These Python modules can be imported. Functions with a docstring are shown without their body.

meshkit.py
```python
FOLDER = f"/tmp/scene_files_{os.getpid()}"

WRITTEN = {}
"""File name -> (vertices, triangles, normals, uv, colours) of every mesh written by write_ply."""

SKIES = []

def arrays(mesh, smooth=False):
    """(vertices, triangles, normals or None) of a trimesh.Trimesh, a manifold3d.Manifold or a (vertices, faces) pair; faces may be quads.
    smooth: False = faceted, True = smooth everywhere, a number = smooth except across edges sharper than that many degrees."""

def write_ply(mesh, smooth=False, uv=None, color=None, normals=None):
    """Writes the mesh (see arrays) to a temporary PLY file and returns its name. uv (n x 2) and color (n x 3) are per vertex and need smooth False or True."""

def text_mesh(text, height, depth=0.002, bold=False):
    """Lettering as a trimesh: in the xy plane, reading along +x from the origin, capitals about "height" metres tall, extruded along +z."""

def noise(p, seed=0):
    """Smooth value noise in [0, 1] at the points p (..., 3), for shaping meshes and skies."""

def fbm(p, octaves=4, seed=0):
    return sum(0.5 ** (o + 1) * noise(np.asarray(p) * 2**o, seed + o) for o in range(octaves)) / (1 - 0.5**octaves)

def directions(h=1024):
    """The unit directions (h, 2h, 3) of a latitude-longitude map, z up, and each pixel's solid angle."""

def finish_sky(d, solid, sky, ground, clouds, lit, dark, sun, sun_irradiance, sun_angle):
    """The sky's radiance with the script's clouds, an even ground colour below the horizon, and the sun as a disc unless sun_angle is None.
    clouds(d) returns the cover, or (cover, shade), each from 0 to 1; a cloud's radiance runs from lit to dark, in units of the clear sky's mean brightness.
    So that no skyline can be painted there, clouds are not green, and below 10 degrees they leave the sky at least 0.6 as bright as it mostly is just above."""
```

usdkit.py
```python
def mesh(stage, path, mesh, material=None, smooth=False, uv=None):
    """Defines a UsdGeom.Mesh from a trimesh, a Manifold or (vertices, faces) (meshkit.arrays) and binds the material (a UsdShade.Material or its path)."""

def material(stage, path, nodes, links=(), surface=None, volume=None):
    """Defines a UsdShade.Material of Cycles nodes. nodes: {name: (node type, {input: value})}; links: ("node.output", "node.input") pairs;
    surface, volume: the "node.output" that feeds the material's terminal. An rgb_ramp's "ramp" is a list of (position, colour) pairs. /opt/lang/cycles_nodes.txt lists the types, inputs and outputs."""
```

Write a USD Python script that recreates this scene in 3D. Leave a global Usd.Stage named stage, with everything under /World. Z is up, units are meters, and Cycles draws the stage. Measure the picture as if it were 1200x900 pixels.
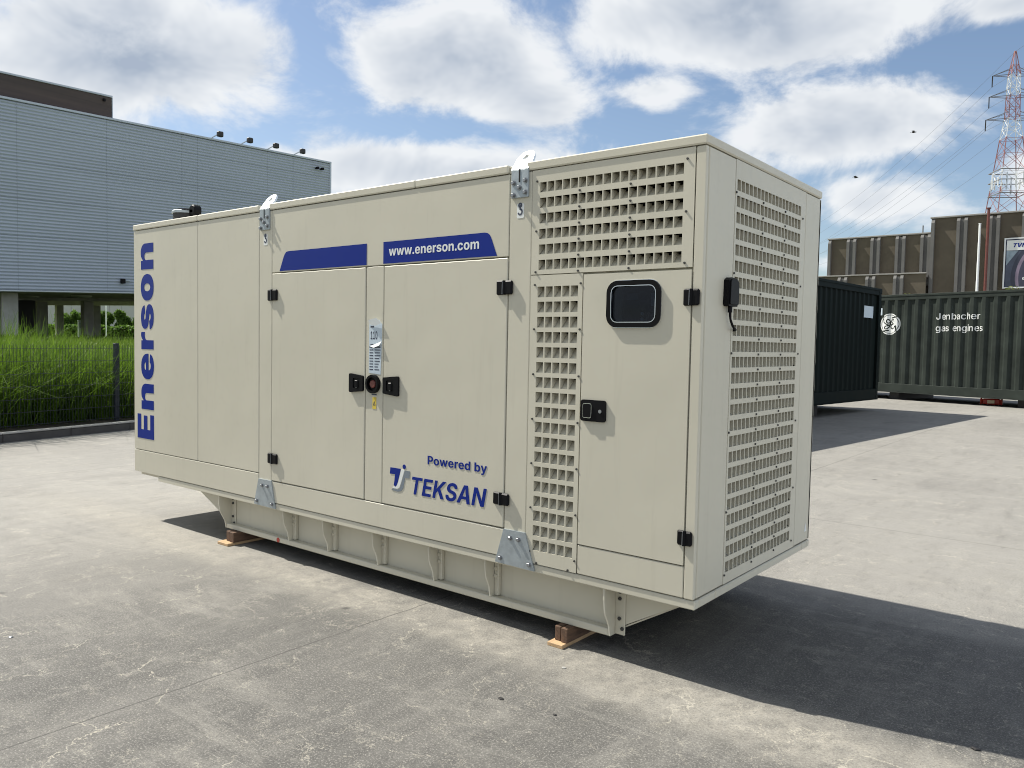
import glob, math
import numpy as np, trimesh, shapely, manifold3d, usdkit, meshkit
from shapely import affinity
from shapely.geometry import Polygon, LineString, Point, box as sbox
from pxr import Gf, Usd, UsdGeom, UsdLux, UsdShade

# ------------------------------------------------------------------ stage, camera, sun, sky, exposure
stage = Usd.Stage.CreateInMemory()
UsdGeom.SetStageUpAxis(stage, "Z")
UsdGeom.SetStageMetersPerUnit(stage, 1.0)
UsdGeom.Xform.Define(stage, "/World")
UsdGeom.Scope.Define(stage, "/World/Looks")
CAM, YAW, PITCH, ROLL = np.array([1.4785, -3.1538, 1.4773]), -0.67127, 0.05003, 0.019066
FOCAL, EXPOSURE = 929.926 / 1200 * 36, 0.62
SUN = np.array([-.78, -.15, 1.0]); SUN /= np.linalg.norm(SUN)
SUN_INTENSITY, SKY = 1.25, 0.084

fw = np.array([math.sin(YAW) * math.cos(PITCH), math.cos(YAW) * math.cos(PITCH), -math.sin(PITCH)])
rt = np.cross(fw, [0, 0, 1]); rt /= np.linalg.norm(rt); up = np.cross(rt, fw)
c_, s_ = math.cos(ROLL), math.sin(ROLL)
rt, up = c_ * rt + s_ * up, -s_ * rt + c_ * up
cam = UsdGeom.Camera.Define(stage, "/World/camera")
cam.CreateHorizontalApertureAttr(36.0); cam.CreateVerticalApertureAttr(27.0); cam.CreateFocalLengthAttr(FOCAL)
cam.CreateExposureAttr(EXPOSURE); cam.CreateClippingRangeAttr(Gf.Vec2f(.05, 5000))
def frame(X, Y, Z, T=(0, 0, 0)):
    return Gf.Matrix4d(*X, 0, *Y, 0, *Z, 0, *T, 1)
V = lambda a: [float(q) for q in a]
cam.AddTransformOp().Set(frame(V(rt), V(up), V(-fw), V(CAM)))

sun = UsdLux.DistantLight.Define(stage, "/World/sun")
sun.CreateIntensityAttr(SUN_INTENSITY); sun.CreateAngleAttr(0.53); sun.CreateNormalizeAttr(True)
sun.CreateColorAttr(Gf.Vec3f(1.0, .955, .87))
zx = np.cross([0, 0, 1.0], SUN); zx /= np.linalg.norm(zx)
sun.AddTransformOp().Set(frame(V(zx), V(np.cross(SUN, zx)), V(SUN)))

def mat(name, nodes, links=(), surface=None, volume=None):
    return usdkit.material(stage, "/World/Looks/" + name, nodes, links, surface, volume)

def azel(az, el):
    az, el = math.radians(az), math.radians(el)
    return np.array([math.sin(az) * math.cos(el), math.cos(az) * math.cos(el), math.sin(el)])

def sky_material():
    n, l = {}, []
    n["tc"] = ("texture_coordinate", {})
    D = "tc.generated"
    n["sky"] = ("sky_texture", dict(sky_type="single_scattering", sun_disc=False, sun_elevation=math.asin(SUN[2]), sun_rotation=math.atan2(SUN[0], SUN[1]), air_density=1.0, aerosol_density=1.0, ozone_density=1.0))
    # clouds: soft banks at their places in the sky, broken up by noise; noise banks of the same kind everywhere else
    # azimuth (degrees from +y towards +x), elevation, half width, half height (radians), weight
    C = [(-63.48, 17.64, 0.2141, 0.0911, 1.25), (-68.03, 15.32, 0.1508, 0.0709, 0.7), (-56.42, 16.38, 0.0917, 0.0463, 0.5), (-42.22, 19.16, 0.1641, 0.0855, 1.15), (-37.64, 16.96, 0.1062, 0.0526, 0.8), (-46.01, 11.95, 0.2473, 0.0515, 1.1), (-52.19, 13.38, 0.0952, 0.0341, 0.5), (-28.66, 17.31, 0.0656, 0.0338, 0.95), (-23.62, 21.43, 0.2746, 0.0682, 1.15), (-16.0, 19.34, 0.1102, 0.0386, 0.5), (-15.55, 14.53, 0.1794, 0.0604, 1.05), (-21.12, 13.86, 0.0688, 0.0393, 0.4), (-14.09, 9.7, 0.1051, 0.0459, 0.8), (-7.47, 20.18, 0.0592, 0.0254, 0.8), (-5.53, 10.84, 0.0525, 0.0455, 0.7), (-14.45, 5.92, 0.1261, 0.0233, 0.6), (-58.86, 29.76, 0.2796, 0.0932, 1.0), (-27.42, 31.76, 0.2604, 0.0781, 1.0), (-80.6, 14.34, 0.1592, 0.091, 1.0), (2.56, 13.83, 0.1471, 0.0697, 1.0), (7.53, 20.03, 0.1092, 0.0478, 0.9)]
    total = None
    for i, (az, el, a, b, w) in enumerate(C):
        d = azel(az, el); e1 = np.cross(d, [0, 0, 1.0]); e1 /= np.linalg.norm(e1); e2 = np.cross(e1, d)
        Rm = np.array([e1, e2, -d]).T
        ry = math.asin(-Rm[2, 0]); rx = math.atan2(Rm[2, 1], Rm[2, 2]); rz = math.atan2(Rm[1, 0], Rm[0, 0])
        n[f"m{i}"] = ("mapping", dict(mapping_type="texture", location=V(d), rotation=(rx, ry, rz), scale=(a, b, 1.0)))
        n[f"v{i}"] = ("vector_math", dict(math_type="length"))
        n[f"r{i}"] = ("map_range", dict(range_type="smoothstep", from_min=0, from_max=1.3, to_min=w, to_max=0, clamp=True))
        l += [(D, f"m{i}.vector"), (f"m{i}.vector", f"v{i}.vector1"), (f"v{i}.value", f"r{i}.value")]
        if total is None: total = f"r{i}.result"
        else:
            n[f"a{i}"] = ("math", dict(math_type="smoothmax", value3=.25)); l += [(total, f"a{i}.value1"), (f"r{i}.result", f"a{i}.value2")]; total = f"a{i}.value"
    # generic banks beyond those named above
    n["fwd"] = ("vector_math", dict(math_type="dot_product", vector2=(-0.6212, 0.7821, -0.0500))); l.append((D, "fwd.vector1"))
    n["away"] = ("map_range", dict(range_type="smoothstep", from_min=.55, from_max=.2, to_min=0, to_max=1, clamp=True)); l.append(("fwd.value", "away.value"))
    n["gm"] = ("mapping", dict(scale=(1, 1, 1.9))); l.append((D, "gm.vector"))
    n["gn"] = ("noise_texture", dict(scale=2.3, detail=3, roughness=.5)); l.append(("gm.vector", "gn.vector"))
    n["gr"] = ("map_range", dict(range_type="smoothstep", from_min=.38, from_max=.58, to_min=0, to_max=1.1, clamp=True)); l.append(("gn.fac", "gr.value"))
    n["ga"] = ("math", dict(math_type="multiply")); l += [("gr.result", "ga.value1"), ("away.result", "ga.value2")]
    n["tot"] = ("math", dict(math_type="maximum")); l += [(total, "tot.value1"), ("ga.value", "tot.value2")]
    # breaking noise
    n["nm"] = ("mapping", dict(scale=(1, 1, 1.5))); l.append((D, "nm.vector"))
    n["n1"] = ("noise_texture", dict(scale=7.0, detail=7, roughness=.62, distortion=.3)); l.append(("nm.vector", "n1.vector"))
    n["k1"] = ("math", dict(math_type="multiply_add", value2=1.85, value3=-.93)); l.append(("n1.fac", "k1.value1"))
    n["dens"] = ("math", dict(math_type="add")); l += [("tot.value", "dens.value1"), ("k1.value", "dens.value2")]
    n["cov"] = ("map_range", dict(range_type="smoothstep", from_min=.13, from_max=.60, to_min=0, to_max=.97, clamp=True)); l.append(("dens.value", "cov.value"))
    # shading: thick hearts are grey-blue, rims are white; noise from a little sunward gives them form
    n["off"] = ("vector_math", dict(math_type="add", vector2=V(SUN * .035))); l.append(("nm.vector", "off.vector1"))
    n["n3"] = ("noise_texture", dict(scale=7.0, detail=4, roughness=.58, distortion=.3)); l.append(("off.vector", "n3.vector"))
    n["dif"] = ("math", dict(math_type="subtract")); l += [("n3.fac", "dif.value1"), ("n1.fac", "dif.value2")]
    n["sh0"] = ("map_range", dict(range_type="smoothstep", from_min=.42, from_max=1.3, to_min=0, to_max=.72, clamp=True)); l.append(("dens.value", "sh0.value"))
    n["sh2"] = ("math", dict(math_type="multiply_add", value2=2.2)); l += [("dif.value", "sh2.value1"), ("sh0.result", "sh2.value3")]
    n["shc"] = ("clamp", dict(min=0, max=1)); l.append(("sh2.value", "shc.value"))
    n["ccol"] = ("mix", dict(color1=CLOUD_LIT, color2=CLOUD_DARK)); l.append(("shc.result", "ccol.fac"))
    n["mx"] = ("mix", {}); l += [("cov.result", "mx.fac"), ("sky.color", "mx.color1"), ("ccol.color", "mx.color2")]
    n["bg"] = ("background_shader", dict(strength=SKY)); l.append(("mx.color", "bg.color"))
    return mat("sky", n, l, "bg.background")
CLOUD_LIT, CLOUD_DARK = (6.8, 7.0, 7.2), (3.1, 3.65, 4.5)
dome = UsdLux.DomeLight.Define(stage, "/World/sky")
dome.GetPrim().SetCustomDataByKey("kind", "structure")
UsdShade.MaterialBindingAPI.Apply(dome.GetPrim()).Bind(sky_material())

# ------------------------------------------------------------------ helpers
LOC = {}
def path_for(parent, name):
    p, k = f"{parent}/{name}", 0
    while stage.GetPrimAtPath(p):
        k += 1; p = f"{parent}/{name}_{k:03d}"
    return p
def tag(prim, label=None, cat=None, group=None, kind=None):
    prim = prim.GetPrim() if hasattr(prim, "GetPrim") else prim
    for k, v in (("label", label), ("category", cat), ("group", group), ("kind", kind)):
        if v: prim.SetCustomDataByKey(k, v)
    return prim
def thing(name, label, cat, loc=(0, 0, 0), group=None):
    p = path_for("/World", name)
    x = UsdGeom.Xform.Define(stage, p); x.AddTranslateOp().Set(Gf.Vec3d(*V(loc)))
    LOC[p] = np.array(loc, float); tag(x, label, cat, group)
    return p
def root_of(p): return "/".join(p.split("/")[:3])
def obj(name, m, material, parent="/World", smooth=False, label=None, cat=None, group=None, kind=None):
    """ONE Mesh prim; its vertices are given in world coordinates."""
    p = path_for(parent, name)
    v, f, n = meshkit.arrays(m, smooth)
    v = v - LOC.get(root_of(parent), np.zeros(3))
    pr = usdkit.mesh(stage, p, (v, f), material, smooth)
    tag(pr, label, cat, group, kind)
    return p
def copies(src, locs, labels, group):
    for loc, lab in zip(locs, labels):
        p = path_for("/World", src.split("/")[-1])
        x = UsdGeom.Xform.Define(stage, p); x.GetPrim().GetReferences().AddInternalReference(src)
        x.GetPrim().SetInstanceable(True)
        UsdGeom.Xformable(x).GetOrderedXformOps()[0].Set(Gf.Vec3d(*V(loc)))
        tag(x, lab, None, group)
cat = lambda ms: trimesh.util.concatenate([m for m in ms if m is not None])
def cbox(x0, x1, y0, y1, z0, z1, b=.003):
    b = min(b, .45 * min(abs(x1 - x0), abs(y1 - y0), abs(z1 - z0)))
    c = np.array([x0 + x1, y0 + y1, z0 + z1]) / 2; h = np.abs([x1 - x0, y1 - y0, z1 - z0]) / 2
    pts = []
    for s in np.ndindex(2, 2, 2):
        s = np.array(s) * 2 - 1
        for k in range(3):
            q = h - b; q[k] = h[k]; pts.append(c + s * q)
    return trimesh.convex.convex_hull(np.array(pts))
def rbox(x0, x1, y0, y1, z0, z1):
    m = trimesh.creation.box([abs(x1 - x0), abs(y1 - y0), abs(z1 - z0)]); m.apply_translation([(x0 + x1) / 2, (y0 + y1) / 2, (z0 + z1) / 2]); return m
def beam(a, b, w, h=None, upv=(0, 0, 1)):
    a, b = np.array(a, float), np.array(b, float); h = h or w
    d = b - a; L = np.linalg.norm(d); d /= L
    u = np.array(upv, float)
    if abs(d @ u) > .98: u = np.array([1.0, 0, 0])
    x = np.cross(u, d); x /= np.linalg.norm(x); y = np.cross(d, x)
    m = trimesh.creation.box([w, h, L]); T = np.eye(4); T[:3, 0], T[:3, 1], T[:3, 2], T[:3, 3] = x, y, d, (a + b) / 2
    m.apply_transform(T); return m
def tube(pts, r, sides=8):
    import math as _m
    p = np.asarray(pts, float); t = np.gradient(p, axis=0); t /= np.linalg.norm(t, axis=1, keepdims=True)
    a = np.cross(t, np.where(np.abs(t[:, 2:]) < .9, [0, 0, 1.0], [1.0, 0, 0])); a /= np.linalg.norm(a, axis=1, keepdims=True); b = np.cross(t, a)
    an = np.arange(sides) * 2 * np.pi / sides
    rr = np.broadcast_to(r, (len(p),))[:, None, None]
    v = (p[:, None] + rr * (np.cos(an)[None, :, None] * a[:, None] + np.sin(an)[None, :, None] * b[:, None])).reshape(-1, 3)
    i, j = np.meshgrid(np.arange(len(p) - 1), np.arange(sides), indexing="ij")
    q = np.stack([i * sides + j, i * sides + (j + 1) % sides, (i + 1) * sides + (j + 1) % sides, (i + 1) * sides + j], -1).reshape(-1, 4)
    f = np.vstack([q[:, [0, 1, 2]], q[:, [0, 2, 3]]])
    caps = [[0, k + 1, k] for k in range(1, sides - 1)] + [[(len(p) - 1) * sides, (len(p) - 1) * sides + k, (len(p) - 1) * sides + k + 1] for k in range(1, sides - 1)]
    m = trimesh.Trimesh(v, np.vstack([f, caps]), process=False); return m
def cyl(c, r, h, axis="z", sides=20, r2=None, b=0):
    """a lathe: cylinder (or cone) starting at c and running h along the axis, with a small chamfer b at the far end"""
    r2 = r if r2 is None else r2
    prof = [(0, 0), (r, 0), (r2, h - b), (r2 - b, h), (0, h)] if b else [(0, 0), (r, 0), (r2, h), (0, h)]
    m = trimesh.creation.revolve(np.array(prof), sections=sides)
    T = np.eye(4)
    if axis == "-y": T[:3, :3] = [[1, 0, 0], [0, 0, -1], [0, 1, 0]]
    if axis == "x": T[:3, :3] = [[0, 0, 1], [1, 0, 0], [0, 1, 0]]
    T[:3, 3] = c; m.apply_transform(T); return m
def polys(g):
    return [q for q in getattr(g, "geoms", [g]) if isinstance(q, Polygon) and q.area > 1e-9]
def ext(g, h):
    return cat([trimesh.creation.extrude_polygon(q, h, engine="earcut") for q in polys(g)])
def front(g, y_in, h):                 # a shape in (x, z) raised h towards -y from y_in
    m = ext(g, h); m.apply_transform([[1, 0, 0, 0], [0, 0, -1, y_in], [0, 1, 0, 0], [0, 0, 0, 1]]); return m
def side(g, x_in, h):                  # a shape in (y, z) raised h towards +x from x_in
    m = ext(g, h); m.apply_transform([[0, 0, 1, x_in], [1, 0, 0, 0], [0, 1, 0, 0], [0, 0, 0, 1]]); return m
def rrect(x0, x1, z0, z1, r):
    return sbox(x0 + r, z0 + r, x1 - r, z1 - r).buffer(r, quad_segs=5)
_font = {}
def text_shape(text, weight="Bold", size=220, track=0.0):
    """lettering as a flat shape: starts at x = 0, stands on y = 0, capitals 1 tall"""
    from PIL import Image, ImageDraw, ImageFont
    if (text, weight, track) in _font: return _font[(text, weight, track)]
    f = ImageFont.truetype(glob.glob("/opt/blender-*/*/datafiles/fonts/Inter.woff2")[0], size)
    f.set_variation_by_name(weight)
    x, parts = 0.0, []
    capH = -f.getbbox("H", anchor="ls")[1]
    for ch in text:
        adv = f.getlength(ch)
        if ch != " ":
            x0, y0, x1, y1 = f.getbbox(ch, anchor="ls")
            im = Image.new("L", (x1 - x0 + 8, y1 - y0 + 8)); ImageDraw.Draw(im).text((4 - x0, 4 - y0), ch, 255, font=f, anchor="ls")
            on = np.pad(np.asarray(im) > 127, ((0, 0), (1, 1))).astype(np.int8); d = np.diff(on, axis=1)
            rows, st = np.nonzero(d == 1); en = np.nonzero(d == -1)[1]
            g = shapely.union_all(shapely.box(st, -rows - 1.0, en, -rows + 0.0)).buffer(1.6).buffer(-3.0).buffer(1.4).simplify(.55)
            parts.append(affinity.translate(g, x0 - 4 + x, 4 - y0))
        x += adv + track * size
    g = affinity.scale(shapely.union_all(parts), 1 / capH, 1 / capH, origin=(0, 0))
    g = affinity.translate(g, -g.bounds[0], 0)
    _font[(text, weight, track)] = g
    return g
def fit_text(text, x0, x1, base, cap, weight="Bold", shear=0, track=0.0):
    g = text_shape(text, weight, track=track); w = g.bounds[2]
    g = affinity.scale(g, (x1 - x0 - shear * cap) / w, cap, origin=(0, 0))
    if shear: g = affinity.affine_transform(g, [1, shear, 0, 1, 0, 0])
    return affinity.translate(g, x0, base)
def spline(pts, n=14):
    p = np.array(pts, float); p = np.vstack([2 * p[0] - p[1], p, 2 * p[-1] - p[-2]]); o = []
    for i in range(1, len(p) - 2):
        for t in np.linspace(0, 1, n, endpoint=False):
            o.append(.5 * ((2 * p[i]) + (-p[i - 1] + p[i + 1]) * t + (2 * p[i - 1] - 5 * p[i] + 4 * p[i + 1] - p[i + 2]) * t * t + (-p[i - 1] + 3 * p[i] - 3 * p[i + 1] + p[i + 2]) * t ** 3))
    return np.array(o + [p[-2]])

# ------------------------------------------------------------------ materials
def paint(name, col, rough=.5, metal=0.0, vary=.06, scale=3.0, bump=0.0, bscale=60.0, spec=.5, stretch=(1, 1, 1)):
    """a plain coat with slight uneven tone, gloss and relief"""
    n = {"g": ("geometry", {}), "mp": ("mapping", dict(scale=stretch)),
         "n": ("noise_texture", dict(scale=scale, detail=5, roughness=.6)),
         "c": ("rgb_ramp", {"ramp": [(.25, [max(0, q * (1 - vary)) for q in col]), (.75, [min(1, q * (1 + vary)) for q in col])]}),
         "r": ("map_range", dict(from_min=.2, from_max=.8, to_min=max(.02, rough - .07), to_max=min(1, rough + .07), clamp=True)),
         "p": ("principled_bsdf", dict(metallic=metal, specular_ior_level=spec))}
    l = [("g.position", "mp.vector"), ("mp.vector", "n.vector"), ("n.fac", "c.fac"), ("n.fac", "r.value"), ("c.color", "p.base_color"), ("r.result", "p.roughness")]
    if bump:
        n["bn"] = ("noise_texture", dict(scale=bscale, detail=3)); n["b"] = ("bump", dict(strength=bump, distance=.01))
        l += [("mp.vector", "bn.vector"), ("bn.fac", "b.height"), ("b.normal", "p.normal")]
    return mat(name, n, l, "p.BSDF")

def beige_paint():
    n = {"g": ("geometry", {}), "n": ("noise_texture", dict(scale=1.1, detail=4)), "n2": ("noise_texture", dict(scale=14, detail=5, roughness=.7)),
         "wave": ("noise_texture", dict(scale=1.7, detail=2)), "peel": ("noise_texture", dict(scale=420, detail=1)),
         "st": ("mapping", dict(scale=(9, 9, .8))), "n3": ("noise_texture", dict(scale=1.5, detail=6, roughness=.7)),
         "c": ("rgb_ramp", {"ramp": [(.3, (.535, .509, .412)), (.7, (.577, .548, .445))]}),
         "dm": ("map_range", dict(from_min=.56, from_max=.82, to_min=0, to_max=.22, clamp=True)),
         "d": ("mix", dict(color2=(.33, .30, .235))),
         "r": ("map_range", dict(from_min=.3, from_max=.7, to_min=.30, to_max=.44, clamp=True)),
         "b": ("bump", dict(strength=.22, distance=.02)), "b2": ("bump", dict(strength=.05, distance=.002)),
         "p": ("principled_bsdf", dict(specular_ior_level=.32))}
    l = [("g.position", "n.vector"), ("g.position", "n2.vector"), ("g.position", "wave.vector"), ("g.position", "peel.vector"), ("g.position", "st.vector"), ("st.vector", "n3.vector"),
         ("n.fac", "c.fac"), ("n3.fac", "dm.value"), ("dm.result", "d.fac"), ("c.color", "d.color1"), ("d.color", "p.base_color"), ("n2.fac", "r.value"), ("r.result", "p.roughness"),
         ("wave.fac", "b.height"), ("peel.fac", "b2.height"), ("b.normal", "b2.normal"), ("b2.normal", "p.normal")]
    return mat("beige_paint", n, l, "p.BSDF")
BEIGE = beige_paint()
BLACK = paint("black_plastic", (.005, .005, .006), .45, bump=.05, bscale=300, spec=.12)
RUBBER = paint("black_rubber", (.004, .004, .0045), .45, spec=.12)
BLUE = paint("blue_film", (.0022, .018, .20), .4, vary=.04, spec=.2)
GREYFILM = paint("grey_film", (.17, .20, .23), .4)
WHITEFILM = paint("white_film", (.72, .74, .72), .4, vary=.03)
ZINC = paint("zinc_plate", (.36, .40, .42), .5, metal=.55, vary=.16, scale=18, bump=.05, bscale=80)
SUNLITZINC = paint("sunlit_zinc", (.70, .73, .75), .34, metal=.6, vary=.08, scale=30)  # lighter copy of the zinc, painting the lug heads as sunlit
STEEL = paint("bolt_steel", (.30, .31, .32), .38, metal=.8, vary=.1)
SCREW = paint("screw_dark", (.05, .05, .048), .45, metal=.3)
CHROME = paint("chrome_trim", (.62, .64, .66), .18, metal=1.0, vary=.03)
SHEET = paint("sticker_paper", (.50, .58, .64), .55, vary=.05)
PRINT = paint("print_dark", (.05, .06, .09), .6)
RED = paint("red_plastic", (.42, .035, .022), .4)
DARKRED = paint("dark_red_plastic", (.14, .035, .028), .4)
YELLOW = paint("yellow_film", (.62, .47, .06), .5)
INNER = paint("dark_interior", (.018, .0175, .016), .7, spec=.2)
SOOT = paint("sooty_steel", (.035, .034, .034), .55, metal=.4, vary=.3, scale=25)
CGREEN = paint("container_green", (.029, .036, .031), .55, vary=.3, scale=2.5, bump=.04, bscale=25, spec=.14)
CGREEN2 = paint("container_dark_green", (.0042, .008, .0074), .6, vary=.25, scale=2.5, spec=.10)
CONC = paint("concrete", (.33, .325, .305), .85, vary=.18, scale=2.0, bump=.3, bscale=30)
KERBSHADE = paint("kerb_dirt_shade", (.055, .052, .05), .85, vary=.3, scale=4, bump=.3, bscale=40)  # dirty kerb face, its shade painted into the dark tone
CONCDARK = paint("soffit_concrete", (.30, .29, .27), .9, vary=.15, scale=1.2)
CLAD = paint("cladding_steel", (.355, .395, .46), .5, metal=.1, vary=.07, scale=.35, stretch=(1, .25, 2))
CLADTRIM = paint("cladding_trim", (.42, .46, .50), .4, metal=.3)
BROWN = paint("brown_boards", (.055, .040, .034), .7, vary=.35, scale=1.3, stretch=(1, .06, 3))
FARBROWN = paint("aggregate_panel", (.112, .094, .068), .9, vary=.22, scale=.55, bump=.4, bscale=3)
FARRIB = paint("rib_concrete", (.135, .132, .126), .85, vary=.15, scale=.8)
FENCEGREEN = paint("fence_coat", (.016, .020, .028), .5)
WALLGREY = paint("far_wall_grey", (.33, .33, .325), .8, vary=.05, scale=.2)
SIGNGREY = paint("pale_grey_metal", (.42, .47, .53), .4, vary=.04)
WOOD = paint("weathered_wood", (.105, .060, .036), .8, vary=.5, scale=22, bump=.4, bscale=120, stretch=(3, .5, 3))
WOODPALE = paint("fresh_wood", (.46, .31, .17), .75, vary=.25, scale=22, bump=.3, bscale=120, stretch=(3, .5, 3))
REDPOLE = paint("red_pole_paint", (.12, .032, .024), .6, vary=.2)
WHITEPOLE = paint("white_pole_paint", (.74, .76, .76), .5)
WIREMAT = paint("wire_aluminium", (.16, .17, .18), .5, metal=.5)
BIRDMAT = paint("bird_feathers", (.03, .03, .032), .8)
LAMPGLASS = paint("pale_lamp_cover", (.36, .36, .33), .5)


GLASS = mat("window_glass", {"t": ("transparent_bsdf", dict(color=(.42, .48, .54))), "g": ("glossy_bsdf", dict(roughness=.02, color=(.34, .36, .40))), "f": ("fresnel", dict(IOR=1.52)), "m": ("mix_closure", {})},
            [("f.fac", "m.fac"), ("t.BSDF", "m.closure1"), ("g.BSDF", "m.closure2")], "m.closure")

def leafy(name, ramp, transl=.35, scale=6.0, rough=.55):
    n = {"g": ("geometry", {}), "n": ("noise_texture", dict(scale=scale, detail=3)), "mm": ("math", dict(math_type="multiply_add", value2=.55)),
         "r0": ("math", dict(math_type="multiply", value2=.45)),
         "c": ("rgb_ramp", {"ramp": ramp}), "p": ("principled_bsdf", dict(roughness=rough, specular_ior_level=.3)), "t": ("translucent_bsdf", {}), "m": ("mix_closure", dict(fac=transl))}
    l = [("g.position", "n.vector"), ("g.random_per_island", "r0.value1"), ("n.fac", "mm.value1"), ("r0.value", "mm.value3"), ("mm.value", "c.fac"), ("c.color", "p.base_color"), ("c.color", "t.color"), ("p.BSDF", "m.closure1"), ("t.BSDF", "m.closure2")]
    return mat(name, n, l, "m.closure")
GRASS = leafy("reed_grass", [(.2, (.07, .135, .014)), (.55, (.19, .31, .03)), (.78, (.36, .42, .07)), (.92, (.50, .44, .18))], .6)
LAWN = leafy("lawn_blades", [(.2, (.11, .17, .025)), (.8, (.24, .28, .06))], .45, 2.0)
LEAF = leafy("hedge_leaves", [(.2, (.09, .17, .03)), (.8, (.22, .31, .06))], .5, 1.0)
LEAFPALE = leafy("pale_leaves", [(.2, (.10, .13, .03)), (.8, (.26, .27, .07))], .35, 3.0)
SOIL = paint("lawn_ground", (.12, .165, .035), .95, vary=.35, scale=1.5)
BEDSOIL = paint("bed_soil", (.030, .024, .016), .95, vary=.4, scale=6, bump=.5, bscale=20)
BARK = paint("bark", (.07, .05, .035), .9, vary=.3, scale=9)

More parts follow.
